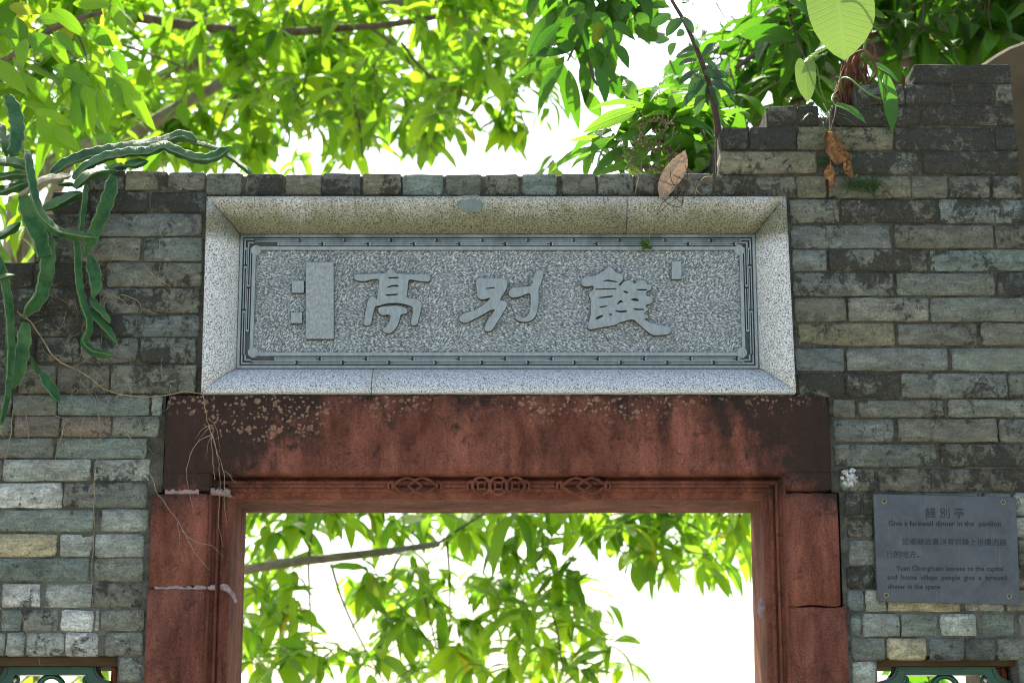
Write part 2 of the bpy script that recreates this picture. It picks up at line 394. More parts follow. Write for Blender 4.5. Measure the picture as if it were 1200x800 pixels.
M['dried'] = mat_plain('crumpled_dry_leaf', (0.09, 0.038, 0.014), (0.34, 0.18, 0.075), 55, 0.8, 0.006, 120, stretch=(1.6, 1, .6))
M['husk'] = mat_plain('brown_fibre', (0.05, 0.018, 0.010), (0.15, 0.060, 0.030), 50, 0.85, 0.006, 90, stretch=(1, 1, 0.3))
def mat_cactus():
    b = NB('cactus_skin'); pos = b.pos()
    n1 = b.noise(pos, 22, 6, 0.7, 0.4); n2 = b.noise(pos, 140, 5, 0.75); n3 = b.noise(pos, 9, 4, 0.6)
    col = b.mix(b.ramp(n1, [(0.35, 0.0), (0.65, 1.0)]), (0.009, 0.046, 0.015), (0.038, 0.125, 0.038))
    col = b.mix(b.math('MULTIPLY', b.ramp(n3, [(0.52, 0.0), (0.68, 1.0)]), 0.5), col, (0.10, 0.17, 0.055))
    col = b.mix(b.math('MULTIPLY', b.ramp(n2, [(0.64, 0.0), (0.70, 1.0)]), 0.65), col, (0.19, 0.16, 0.09))
    nr = b.bump(b.math('ADD', n1, b.math('MULTIPLY', n2, 0.3)), 0.005, 0.8)
    b.principled(Base_Color=col, Roughness=0.55, Normal=nr, Specular_IOR_Level=0.2)
    return b.mat
M['cactus'] = mat_cactus()
M['cactus_rim'] = mat_plain('cactus_margin', (0.05, 0.11, 0.04), (0.17, 0.21, 0.10), 80, 0.7, 0.001)
M['cactus_dry'] = mat_plain('withered_cactus', (0.22, 0.19, 0.13), (0.46, 0.43, 0.33), 40, 0.85, 0.004)
M['petiole'] = mat_plain('green_stalk', (0.06, 0.13, 0.025), (0.12, 0.21, 0.05), 30, 0.5, 0.001)
M['moss'] = mat_plain('moss_green', (0.02, 0.045, 0.012), (0.05, 0.10, 0.025), 60, 0.8, 0.002)
def mat_plate():
    b = NB('blue_grey_steel'); pos = b.pos()
    n1 = b.noise(pos, 11, 6, 0.7, 0.5); n2 = b.noise(b.scale(pos, (1.0, 1.0, 0.12)), 60, 5, 0.7); n3 = b.noise(pos, 260, 3, 0.8)
    col = b.mix(b.ramp(n1, [(0.35, 0.0), (0.65, 1.0)]), (0.042, 0.050, 0.058), (0.080, 0.089, 0.100))
    col = b.mix(b.math('MULTIPLY', b.ramp(n2, [(0.55, 0.0), (0.68, 1.0)]), 0.35), col, (0.13, 0.125, 0.115))
    col = b.mix(b.math('MULTIPLY', b.ramp(n3, [(0.68, 0.0), (0.72, 1.0)]), 0.6), col, (0.30, 0.30, 0.28))
    rust = b.ramp(b.noise(pos, 16, 7, 0.75, 0.6), [(0.62, 0.0), (0.70, 1.0)])
    col = b.mix(b.math('MULTIPLY', rust, 0.35), col, (0.10, 0.065, 0.04))
    b.principled(Base_Color=col, Roughness=b.ramp(n1, [(0.3, 0.34), (0.7, 0.55)]), Metallic=0.4, Normal=b.bump(b.math('ADD', n2, n3), 0.0006, 0.5))
    return b.mat
M['steel'] = mat_plate()
M['rim'] = mat_plain('brass_grommet', (0.20, 0.16, 0.08), (0.38, 0.32, 0.18), 120, 0.45, 0.0005, metallic=0.8)
M['bolt'] = mat_plain('dark_bolt', (0.03, 0.03, 0.03), (0.12, 0.11, 0.10), 200, 0.4, 0.0005, metallic=0.9)
M['ink'] = mat_plain('black_print', (0.012, 0.012, 0.014), (0.02, 0.02, 0.022), 100, 0.6, 0.0)
M['ceramic'] = mat_plain('green_glazed_ceramic', (0.004, 0.045, 0.026), (0.009, 0.090, 0.055), 20, 0.35, 0.001, 40, spec=0.4, coat=0.15)
M['timber'] = mat_plain('brown_timber', (0.035, 0.022, 0.010), (0.095, 0.060, 0.028), 20, 0.85, 0.004, 60, stretch=(0.15, 1, 1))
M['terracotta'] = mat_plain('orange_terracotta', (0.22, 0.07, 0.03), (0.40, 0.15, 0.07), 40, 0.9, 0.004)
M['render'] = mat_plain('tan_render', (0.060, 0.045, 0.024), (0.105, 0.080, 0.046), 9, 0.95, 0.006, 70)
M['ground'] = mat_plain('pale_paving', (0.20, 0.185, 0.155), (0.28, 0.265, 0.225), 1.2, 0.9, 0.01, 12)

# ------------------------------------------------------------------ ground
g = MB(); g.add([(-400,-400,0),(400,-400,0),(400,400,0),(-400,400,0)], [(0,1,2,3)], 0, False)
tag(g.build('ground', M['ground']), kind='structure')

# ------------------------------------------------------------------ brick wall
rng = random.Random(11)
TONE = {'n': (0.150,0.160,0.136), 't': (0.145,0.182,0.160), 'l': (0.275,0.300,0.264), 'w': (0.46,0.48,0.45), 'y': (0.34,0.31,0.20),
        'r': (0.168,0.138,0.114), 'd': (0.122,0.126,0.106), 'o': (0.150,0.145,0.094), 'b': (0.128,0.146,0.136), 'k': (0.086,0.089,0.077), 'g': (0.128,0.136,0.110)}
# course: y_top, y_bottom, mould, [x0, x1, tone]...
LEFT = [
 (225,248,.55,[(62,104,'d'),(107,173,'d'),(177,241,'k')]),
 (251,275.5,.35,[(46,104,'d'),(108,236,'b')]),
 (279,305,.4,[(42,88,'d'),(92,164,'n'),(169,237,'t')]),
 (308,335,.5,[(4,38,'d'),(41,122,'d'),(125,236,'n')]),
 (338,366,.5,[(-6,52,'d'),(55,113,'d'),(116,178,'n'),(182,233,'n')]),
 (369.5,393.5,.3,[(-10,26,'d'),(29,120,'d'),(123,233,'b')]),
 (396,424,.3,[(-18,40,'d'),(43,92,'d'),(95,160,'b'),(165,229,'b')]),
 (428,460,.5,[(-30,20,'d'),(23,64,'g'),(67,127,'g'),(130,229,'g')]),
 (463,486,.1,[(-40,12,'g'),(15,66,'g'),(69,174,'t'),(178,189.5,'l')]),
 (488,510.5,.15,[(-30,14,'g'),(17,69,'r'),(72,129,'r'),(132,186,'n')]),
 (514,536,.05,[(-60,62,'n'),(66,171,'t')]),
 (538.5,562.5,.1,[(-40,1,'n'),(4,105,'l'),(110,174,'l')]),
 (566,594,.05,[(-50,72,'w'),(75,172,'n')]),
 (597,622,.05,[(-20,109,'t'),(119.5,173,'l')]),
 (626,651.5,.05,[(-60,65,'y'),(70,109,'l'),(112,168,'l')]),
 (654,680,.15,[(-20,104,'t'),(110,167,'n')]),
 (684,711,.15,[(-40,-1,'l'),(2,46,'w'),(53,107,'l'),(109.5,166,'d')]),
 (715,738.5,.05,[(-40,-2,'t'),(1,24,'t'),(27,68,'n'),(72,109,'w'),(111,115,'l'),(118,169,'n')]),
 (741,767,.15,[(-50,-5,'l'),(-2,5,'l'),(8,28,'l'),(30.5,74,'l'),(76,114,'w'),(123,168,'n')]),
 (770,798,.15,[(140,167,'n')]), (801,828,.1,[(139,166,'n')]), (831,858,.1,[(139,166,'l')]), (861,888,.1,[(138,165,'n')]), (891,918,.1,[(138,165,'n')]),
]
RIGHT = [
 (76,97,.55,[(1072,1184,'k')]),
 (99,121.5,.5,[(1003,1060,'d'),(1062,1114,'d'),(1118,1166,'k'),(1168,1186,'d')]),
 (124,146.5,.5,[(900,932,'k'),(935,959,'k'),(977,1046,'d'),(1048,1079,'d'),(1082,1188,'k')]),
 (149.5,175,.55,[(848,876,'k'),(878.5,932,'d'),(935,1046,'o'),(1049,1164,'d'),(1167,1191,'d')]),
 (178,203,.5,[(845,957,'o'),(974,1075,'d'),(1082,1193,'d')]),
 (206.5,231,.25,[(886,932,'d'),(934.5,968,'o'),(971,1022,'g'),(1024.5,1067,'o'),(1069.5,1110,'g'),(1113,1159,'d'),(1164,1197,'d')]),
 (234,260.5,.35,[(926,983,'g'),(985.5,1098.5,'d'),(1102,1215,'b')]),
 (264,290,.2,[(927,1044,'b'),(1049,1164,'g'),(1167,1230,'k')]),
 (293,316.5,.3,[(929,968,'b'),(971.5,1086,'d'),(1091,1225,'t')]),
 (320,345.5,.25,[(930,1046,'b'),(1051,1165,'g'),(1170,1240,'k')]),
 (349,375.5,.15,[(932,992,'g'),(995,1088,'n'),(1091,1225,'n')]),
 (379,403.5,.2,[(936,1048,'o'),(1053,1146,'g'),(1151,1235,'g')]),
 (408,433.5,.1,[(933,989,'b'),(993,1110,'b'),(1117,1235,'t')]),
 (438,465,.35,[(936,989,'d'),(992,1044,'d'),(1057,1180,'b'),(1183,1240,'g')]),
 (468.5,488,.2,[(977,1001.5,'g'),(1006,1105,'d'),(1112,1235,'n')]),
 (491,517,.2,[(978,1047,'b'),(1054,1168,'d'),(1171,1240,'g')]),
 (520.5,545.5,.2,[(979,1097,'g'),(1103,1225,'d')]),
 (549,575,.3,[(984,1024.5,'g'),(1030,1153,'d'),(1161,1240,'k')]),
 (578,603,.25,[(991,1009,'d'),(1012,1080,'d'),(1083,1150,'g'),(1153,1186,'g'),(1189,1240,'l')]),
 (606,629,.25,[(994,1023,'d'),(1027,1100,'n'),(1103,1184,'n'),(1187,1240,'l')]),
 (633,661,.1,[(996,1025,'n'),(1028,1110,'n'),(1113,1190,'n'),(1193,1240,'g')]),
 (664,688,.4,[(993,1024,'d'),(1027,1100,'n'),(1103,1190,'n'),(1193,1250,'r')]),
 (691,715.5,.05,[(994,1011.5,'b'),(1015,1038,'l'),(1041,1125,'y'),(1131,1176,'l'),(1179,1240,'n')]),
 (719,744.5,.02,[(997,1009,'t'),(1012,1054,'l'),(1056.5,1098,'t'),(1103,1143,'l'),(1151,1189,'t'),(1195,1250,'b')]),
 (747.5,772,.2,[(998,1037,'b'),(1040,1085,'y'),(1089,1129,'b'),(1131.5,1166,'k'),(1170,1240,'n')]),
 (775,800,.1,[(999,1026,'l'),(1196,1250,'t')]), (803,830,.1,[(999,1026,'n'),(1197,1250,'n')]), (833,860,.1,[(1000,1027,'n'),(1198,1250,'n')]),
 (863,890,.1,[(1000,1027,'l'),(1198,1250,'n')]), (893,918,.1,[(1000,1027,'n'),(1198,1250,'n')]),
]
CAPL = [(100,145),(147.5,194.5),(197.5,239.5),(242,283),(288.5,331),(335,376),(378,422),(425.5,469),(472,518.5),(522.7,563),(568.5,607.5),(613,652),(658.5,697.5),(701,742),(744,777),(780,835),(838.5,884)]
CAPT = 'dodgdodotggtgdddd'

def brick_mesh(mb, x0, x1, z0, z1, yf, yb, rg, r=0.007, nseg=4, chip=0.35, jit=0.0013, taper=0.0, sides=(1,1,1,1)):
    """worn block: front grid with rounded, uneven arrises; sides = round left,right,bottom,top"""
    w, h = x1-x0, z1-z0
    rx = min(r, w*0.3); rz = min(r, h*0.3)
    us = [0, rx*0.45] + [rx*1.4+(w-2.8*rx)*k/nseg for k in range(nseg+1)] + [w-rx*0.45, w]
    vs = [0, rz*0.45, h*0.28, h*0.5, h*0.72, h-rz*0.45, h]
    nu, nv = len(us), len(vs)
    tilt = rg.uniform(-1, 1)*jit*1.5
    chips = [(rg.random() < chip)*rg.uniform(0.4, 1.6) for _ in range(4)]
    V = []
    for j, v in enumerate(vs):
        for i, u in enumerate(us):
            el = (1 if i == 0 else 0.35 if i == 1 else 0)*sides[0]
            er = (1 if i == nu-1 else 0.35 if i == nu-2 else 0)*sides[1]
            eb = (1 if j == 0 else 0.35 if j == 1 else 0)*sides[2]
            et = (1 if j == nv-1 else 0.35 if j == nv-2 else 0)*sides[3]
            back = max(el, er, eb, et)
            x = x0+u; z = z0+v
            cl = (el and eb)*1.0, (er and eb)*1.0, (el and et)*1.0, (er and et)*1.0
            y = yf + back*r*0.9 + tilt*(u/w-0.5)*2 + rg.uniform(-1, 1)*jit*(0.6 if back == 0 else 1)
            for c, (sx, sz) in zip(range(4), ((1,1),(-1,1),(1,-1),(-1,-1))):
                k = cl[c]*(0.5+chips[c])
                if k: x += sx*k*rx*0.7; z += sz*k*rz*0.6; y += k*r*0.5
            if back >= 1:
                x += rg.uniform(-1, 1)*jit*1.4; z += rg.uniform(-1, 1)*jit*1.2
            V.append((x, y, z))
    F = []
    for j in range(nv-1):
        for i in range(nu-1):
            a = j*nu+i
            F.append((a, a+1, a+nu+1, a+nu))
    ring = [i for i in range(nu)] + [j*nu+nu-1 for j in range(1, nv)] + [(nv-1)*nu+i for i in range(nu-2, -1, -1)] + [j*nu for j in range(nv-2, 0, -1)]
    b0 = len(V)
    for i in ring: V.append((V[i][0], yb, V[i][2]))
    n = len(ring)
    for k in range(n):
        k2 = (k+1) % n
        F.append((ring[k], b0+k, b0+k2, ring[k2]))
    mb.add(V, F, 0, True)

ZB = 0.0
wall = thing('brick_wall', 'old grey-blue brick gate wall with stepped top and mouldy courses', 'wall', (0, 0.14, 0))
WT = 0.28
FRONT = 0.0
nb = 0
def place_brick(x0, x1, y0, y1, tone, mould, yj=0.0024, parent=wall):
    global nb
    ym = (y0+y1)/2
    a, c = XW(x0, ym)-.0011, XW(x1, ym)+.0011; z0, z1 = ZW(y1)-.0011, ZW(y0)+.0011
    mb = MB()
    cx, cz = (a+c)/2, (z0+z1)/2
    yf = rng.uniform(-yj, yj)
    brick_mesh(mb, a, c, z0, z1, yf, 0.105, rng, r=rng.uniform(0.0028, 0.0052), nseg=max(1, int((c-a)/0.045)))
    o = mb.build('brick', M['brick'], parent, origin=(cx, 0, cz))
    t = TONE[tone]; k = rng.uniform(0.85, 1.15); s = rng.uniform(-0.006, 0.006)
    o.color = (max(0.01, t[0]*k+s), t[1]*k, max(0.01, t[2]*k-s), min(1, max(0, mould*.7+rng.uniform(-0.12, 0.16)+(0.12 if tone in 'dk' else 0))))
    nb += 1
    return o
for rows in (LEFT, RIGHT):
    for (y0, y1, mould, bs) in rows:
        for (x0, x1, t) in bs: place_brick(x0, x1, y0, y1, t, mould)
for (x0, x1), t in zip(CAPL, CAPT):
    if x0 < 840: dy = lerp(-2.0, 0.5, min(1, max(0, (x0-140)/150))) + rng.uniform(-0.7, 0.7)
    else: dy = 1.0
    place_brick(x0, x1, 203.5+dy, (222 if x0 < 240 else 227.5), t, .25)
# courses that run on beyond the picture: lower wall, far left and far right
mb = MB(); rg2 = random.Random(5)
def fill(x0, x1, y0, y1):
    x = x0
    while x < x1-12:
        l = rg2.choice((52, 84, 116, 118)); e = min(x1, x+l)
        if x1-e < 20: e = x1
        ym = (y0+y1)/2
        brick_mesh(mb, XW(x, ym), XW(e, ym), ZW(y1), ZW(y0), rg2.uniform(-.003, .003), .105, rg2, nseg=2)
        x = e+4
for (y0, y1, m, bs) in LEFT[3:]:
    if y0 < 768: fill(-420, bs[0][0]-4, y0, y1)
    else: fill(-420, -22, y0, y1)
for (y0, y1, m, bs) in RIGHT[6:]: fill(bs[-1][1]+4, 1620, y0, y1)
y = 921
while ZW(y+26) > 0.01:
    fill(-420, 163, y, y+26); fill(1003, 1620, y, y+26); y += 29.5
st = mb.build('brick_course', M['brick'], wall); st.color = (.13, .15, .14, .15); st['kind'] = 'stuff'

# mortar body: cells of a fine grid, filled where the wall stands
OPX0, OPX1 = -18, 137.5       # left lattice opening (px), right below
OQX0, OQX1 = 1028, 1194.5
def top_y(px):
    if px < 2: return 307
    if px < 40: return 307
    if px < 60: return 252
    if px < 100: return 227
    if px < 147: return 206
    if px < 846: return 206
    if px < 880: return 152
    if px < 901: return 152
    if px < 959: return 126
    if px < 978: return 137
    if px < 1004: return 126
    if px < 1073: return 102
    if px < 1183: return 79
    if px < 1192: return 105
    return 237
xs = sorted(set([round(XW(-430+i*11, 400), 4) for i in range(190)]))
zs = [max(0, ZW(960+40*k)) for k in range(30, -1, -1)] + [ZW(940-i*8) for i in range(110)]
zs = sorted(set(round(z, 4) for z in zs))
fx = [XW(p, 226) for p in (147, 846, 901, 959, 978, 1004, 1073, 1183, 1192)] + [XW(p, 300) for p in (2, 40, 60, 100)] + [XW(p, 780) for p in (OPX0, OPX1, OQX0, OQX1)] + [XW(p, 520) for p in (192, 973)] + [XW(p, 345) for p in (240, 926)] + [XW(p, 700) for p in (178, 988)]
fz = [ZW(p) for p in (307, 252, 227, 206, 152, 126, 137, 102, 79, 105, 237, 767.5, 919, 461, 576, 230.5)]
def snap(arr, feats):
    arr = list(arr)
    for f in feats:
        k = min(range(len(arr)), key=lambda i: abs(arr[i]-f)); arr[k] = f
    return sorted(set(arr))
xs = snap(xs, fx); zs = snap(zs, fz)
def filled(x, z):
    p = project(Vector((x, 0, z)))
    px, py = p[0], p[1]
    if py < top_y(px): return False
    if XW(240, 345) < x < XW(926, 345) and ZW(461) < z < ZW(230.5): return False
    if XW(192, 520) < x < XW(973, 520) and ZW(576) < z < ZW(461): return False
    if XW(178, 700) < x < XW(988, 700) and z < ZW(576): return False
    if ZW(919) < z < ZW(767.5) and (XW(OPX0, 780) < x < XW(OPX1, 780) or XW(OQX0, 780) < x < XW(OQX1, 780)): return False
    return True
nx, nz = len(xs)-1, len(zs)-1
fill_ = [[filled((xs[i]+xs[i+1])/2, (zs[j]+zs[j+1])/2) for j in range(nz)] for i in range(nx)]
mb = MB(); vid = {}
def mv(i, j, back):
    k = (i, j, back)
    if k not in vid:
        vid[k] = len(mb.v)
        x, z = xs[i], zs[j]
        yy = WT if back else 0.0050 + 0.0028*mnoise.noise(Vector((x*30, 0, z*30)))+0.002*mnoise.noise(Vector((x*90, 4, z*90)))
        mb.v.append((x, yy, z))
    return vid[k]
def face(*ids): mb.f.append(ids); mb.m.append(0); mb.sm.append(False)
for i in range(nx):
    for j in range(nz):
        if not fill_[i][j]: continue
        face(mv(i,j,0), mv(i+1,j,0), mv(i+1,j+1,0), mv(i,j+1,0))
        face(mv(i,j,1), mv(i,j+1,1), mv(i+1,j+1,1), mv(i+1,j,1))
        if i == 0 or not fill_[i-1][j]: face(mv(i,j,0), mv(i,j+1,0), mv(i,j+1,1), mv(i,j,1))
        if i == nx-1 or not fill_[i+1][j]: face(mv(i+1,j,0), mv(i+1,j,1), mv(i+1,j+1,1), mv(i+1,j+1,0))
        if j == 0 or not fill_[i][j-1]: face(mv(i,j,0), mv(i,j,1), mv(i+1,j,1), mv(i+1,j,0))
        if j == nz-1 or not fill_[i][j+1]: face(mv(i,j+1,0), mv(i+1,j+1,0), mv(i+1,j+1,1), mv(i,j+1,1))
mb.build('mortar_body', M['mortar'], wall)

# lime smear and timber heads over the two lattice openings
def blob_patch(name, outline, Y, thick, mat, parent, jitter=0.0):
    """thin uneven dab with a domed front"""
    rg = random.Random(3); pts = [P(x+rg.uniform(-jitter, jitter), y+rg.uniform(-jitter, jitter), Y) for x, y in outline]
    c = sum(pts, Vector())/len(pts); m = MB(); n = len(pts)
    vs = list(pts) + [c.lerp(p, 0.8)+Vector((0, -thick*rg.uniform(.7, 1.2), 0)) for p in pts] + [c.lerp(p, 0.4)+Vector((0, -thick*rg.uniform(.6, 1.3), 0)) for p in pts] + [c+Vector((0, -thick, 0))]
    fs = []
    for k in range(n):
        k2 = (k+1) % n
        fs += [(k, k2, n+k2, n+k), (n+k, n+k2, 2*n+k2, 2*n+k), (2*n+k, 2*n+k2, 3*n)]
    m.add(vs, fs)
    return m.build(name, mat, parent)
m = MB(); rgl = random.Random(6)
for k in range(46):
    a_ = rgl.uniform(0, 6.28); rr_ = rgl.random()**.6
    c = P(996+9.5*rr_*math.cos(a_), 559+10.5*rr_*math.sin(a_), -.0032-.00004*k); nn = rgl.randint(5, 8); r0 = rgl.uniform(1.2, 3.4)*MM
    ring_ = [c+Vector((math.cos(6.283*q/nn)*r0*rgl.uniform(.5, 1.3), 0, math.sin(6.283*q/nn)*r0*rgl.uniform(.5, 1.2))) for q in range(nn)]
    m.add(ring_+[p+Vector((0, .006, 0)) for p in ring_]+[c+Vector((0, -.0006, 0))], [(q, (q+1) % nn, 2*nn) for q in range(nn)]+[(q, nn+q, nn+(q+1) % nn, (q+1) % nn) for q in range(nn)], 0, True)
m.build('lime_smear', M['lime'], wall)['kind'] = 'stuff'
for (x0, x1) in ((OPX0, OPX1), (OQX0, OQX1)):
    m = MB(); m.box(XW(x0, 772)+.002, XW(x1, 772)-.002, .035, .27, ZW(778.5), ZW(767.5)-.002)
    m.build('timber_head', M['timber'], wall)
for (x0, x1, y0, y1) in ((130, 137, 780, 800), (1173, 1181, 781, 800), (1185, 1194, 779, 800)):
    m = MB(); brick_mesh(m, XW(x0, 790, .1), XW(x1, 790, .1), ZW(y1+30, .1), ZW(y0, .1), .1, .2, rng, nseg=1)
    m.build('packing_chip', M['terracotta'], wall)

# ------------------------------------------------------------------ red sandstone door surround
surround = thing('stone_door_surround', 'red sandstone doorway surround with stained lintel and moulded jambs', 'doorway', ((XW(583, 800)), 0.13, 0))
xL, xR = XW(288.5, 600, WT), XW(879.5, 600, WT)
zT = ZW(601, WT)
YF = -0.014
# profile: (outward offset u, depth Y) from the back edge of the reveal to the front face
PROF = [(0.0, WT), (0.0, 0.040), (0.003, 0.033), (0.012, 0.028), (0.013, 0.021), (0.017, 0.016), (0.021, 0.017), (0.0225, 0.024), (0.0255, 0.024),
        (0.0265, 0.012), (0.031, 0.007), (0.034, 0.010), (0.0345, 0.036), (0.041, 0.036), (0.0425, -0.004), (0.045, YF+0.002), (0.047, YF)]
PROFJ = [(u, (0.012 if 0.0343 < u < 0.0415 else yy)) for u, yy in PROF]
US = 1.18   # the head mould is a little deeper than the jamb mould
UW = PROF[-1][0]
zj = ZW(575.5, YF)           # bed joint between jambs and lintel
zM = zT+UW*US                # top of the head mould
zTop = ZW(462, YF)
jl0, jr1 = XW(192, 520, YF), XW(973.5, 520, YF)
lm = MB()
# upper body of the lintel
brick_mesh(lm, jl0, jr1, zM, zTop, YF, WT-.002, rng, r=0.01, nseg=26, chip=1.0, jit=0.0012, sides=(1,1,0,1))
# lower ends beside the mould
brick_mesh(lm, jl0, xL-UW, zj+.002, zM, YF, WT-.004, rng, r=0.008, nseg=4, jit=0.0003, sides=(1,0,1,0))
brick_mesh(lm, xR+UW, jr1, zj+.002, zM, YF, WT-.004, rng, r=0.008, nseg=4, jit=0.0003, sides=(0,1,1,0))
lint = lm.build('lintel', M['sandstone'], surround)
mm = MB()
def head(mmb):
    vs = []; n = len(PROF); K = 40
    for k in range(K+1):
        for (u, yy) in PROF:
            a = xL-u; c = xR+u
            x = a+(c-a)*k/K
            w = 0.0006*mnoise.noise(Vector((x*14, u*200, 0)))
            vs.append((x, yy+w, zT+u*US+w))
    fs = []
    for k in range(K):
        for q in range(n-1):
            fs.append((k*n+q, k*n+q+1, (k+1)*n+q+1, (k+1)*n+q))
    mmb.add(vs, fs, 0, False)
def jamb_strip(mmb, side, z0, z1, mitre=False, K=20):
    vs = []; n = len(PROFJ)
    for k in range(K+1):
        for (u, yy) in PROFJ:
            x = xL-u if side < 0 else xR+u
            zt = (zT+u*US) if mitre else z1
            z = z0+(zt-z0)*k/K
            w = 0.0009*mnoise.noise(Vector((u*200, side*7, z*12)))
            vs.append((x+w, yy+w, z))
    fs = []
    for k in range(K):
        for q in range(n-1):
            f = (k*n+q, (k+1)*n+q, (k+1)*n+q+1, k*n+q+1)
            fs.append(f if side < 0 else f[::-1])
    mmb.add(vs, fs, 0, False)
head(mm); jamb_strip(mm, -1, zj-.006, zM, True, 3); jamb_strip(mm, 1, zj-.006, zM, True, 3)
mm.build('head_moulding', M['sandstone'], lint)
def jamb_block(side, xo_px, y_top, y_bot, z_bot=None):
    m = MB()
    zt = ZW(y_top, YF); zb = z_bot if z_bot is not None else ZW(y_bot, YF)
    xo = XW(xo_px, (y_top+(y_bot if y_bot else 900))/2 if y_bot else y_top+40, YF)
    if side < 0: brick_mesh(m, xo, xL-UW, zb, zt, YF, WT-.004, rng, r=0.006, nseg=5, chip=0.5, jit=0.0022, sides=(1,0,1,1))
    else: brick_mesh(m, xR+UW, xo, zb, zt, YF, WT-.004, rng, r=0.006, nseg=5, chip=0.5, jit=0.0022, sides=(0,1,1,1))
    o = m.build('jamb_block', M['sandstone'], surround)
    m2 = MB(); jamb_strip(m2, side, zb-(.009 if zb > 0 else 0), zt+.004, False, 24); m2.build('jamb_moulding', M['sandstone'], o)
    return o
jamb_block(-1, 176.5, 578, 686.5)
jamb_block(-1, 170, 689.8, None, ZW(1150, YF)); jamb_block(-1, 166, 1153, None, 0.0)
jamb_block(1, 985, 577, 709.3)
jamb_block(1, 995, 711, None, ZW(1180, YF)); jamb_block(1, 1000, 1183, None, 0.0)
# pink-grey mortar squeezed out of the bed joints
def joint(side, x0, x1, y0, y1, over=0.0012):
    m = MB(); n = 16; rg = random.Random(int(x0*7+y0))
    a, c = XW(x0, y0, YF), XW(x1, y0, YF); z0, z1 = ZW(y1, YF), ZW(y0, YF)
    vs = []; fs = []
    for k in range(n+1):
        x = a+(c-a)*k/n; t = rg.uniform(.2, 1.4); b_ = rg.uniform(0, .5)
        zz0 = z0-b_*.003; zz1 = z1+(t-.6)*.007; yo = YF+.004-over*rg.uniform(.5, 2.2)
        vs += [(x, .04, zz0), (x, YF+.008, zz0), (x, yo, zz0+.002), (x, yo, zz1-.003), (x, YF+.008, zz1), (x, .04, zz1)]
    for k in range(n):
        for q in range(5): fs.append((k*6+q, (k+1)*6+q, (k+1)*6+q+1, k*6+q+1))
    m.add(vs, [f[::-1] for f in fs], 0, True)
    m.build('mortar_joint', M['pinkmortar'], surround)
joint(-1, 193, 233, 572.5, 578.5, .0008); joint(-1, 246, 270, 572.5, 578.5, .0008)
joint(-1, 181, 252, 686.5, 690)
# smears of the same mortar across the mouldings at the joints
blob_patch('mortar_smear', [(258,685),(262,683),(266,685),(272,689),(276,696),(277,704),(275,707),(271,699),(265,692),(258,690)], 0.014, 0.0015, M['pinkmortar'], surround, 1.0)
blob_patch('mortar_smear', [(889,706),(891,699),(894,704),(897,711),(895,719),(890,724),(887,717)], 0.030, 0.003, M['pinkmortar'], surround, 0.8)
# carved knots and coins on the head mould
YK = 0.004
def knot_tube(m, pts, r=0.0042, closed=True):
    q = [P(x, y, YK) for x, y in pts]
    if closed: q = q+[q[0]]
    m.tube(q, r, 6, cap=not closed)
def diamond(cx):
    m = MB(); cy = 569
    for s in (-1, 1):
        c0 = cx+s*9
        knot_tube(m, [(c0-17, cy), (c0-8, cy-7), (c0, cy-10), (c0+8, cy-7), (c0+17, cy), (c0+8, cy+7), (c0, cy+10), (c0-8, cy+7)])
    for s in (-1, 1):
        knot_tube(m, [(cx+s*26, cy-5), (cx+s*31, cy-3), (cx+s*31, cy+3), (cx+s*26, cy+5)], .004)
    return m.build('carved_knot', M['sandstone'], lint)
diamond(486); diamond(684)
m = MB()
for cx in (564, 584, 604):
    knot_tube(m, [(cx+10.5*math.cos(a), 569+10.5*math.sin(a)) for a in [2*math.pi*k/18 for k in range(18)]], .004)
    knot_tube(m, [(cx-4, 565), (cx+4, 565), (cx+4, 573), (cx-4, 573)], .0035)
    for sx in (-1, 1):
        for sy in (-1, 1): m.tube([P(cx+sx*4, 569+sy*4, YK), P(cx+sx*7, 569+sy*7, YK)], .003, 5)
for s in (-1, 1): knot_tube(m, [(584+s*31, 563), (584+s*36, 566), (584+s*36, 572), (584+s*31, 575)], .004)
m.build('carved_coins', M['sandstone'], lint)
# roll moulding that links the carvings
for (a, c) in ((268, 457), (517, 549), (620, 653), (715, 902)):
    m = MB(); m.tube([P(a+(c-a)*k/8, 569, YK+.008) for k in range(9)], .0045, 6); m.build('roll_moulding', M['sandstone'], lint)

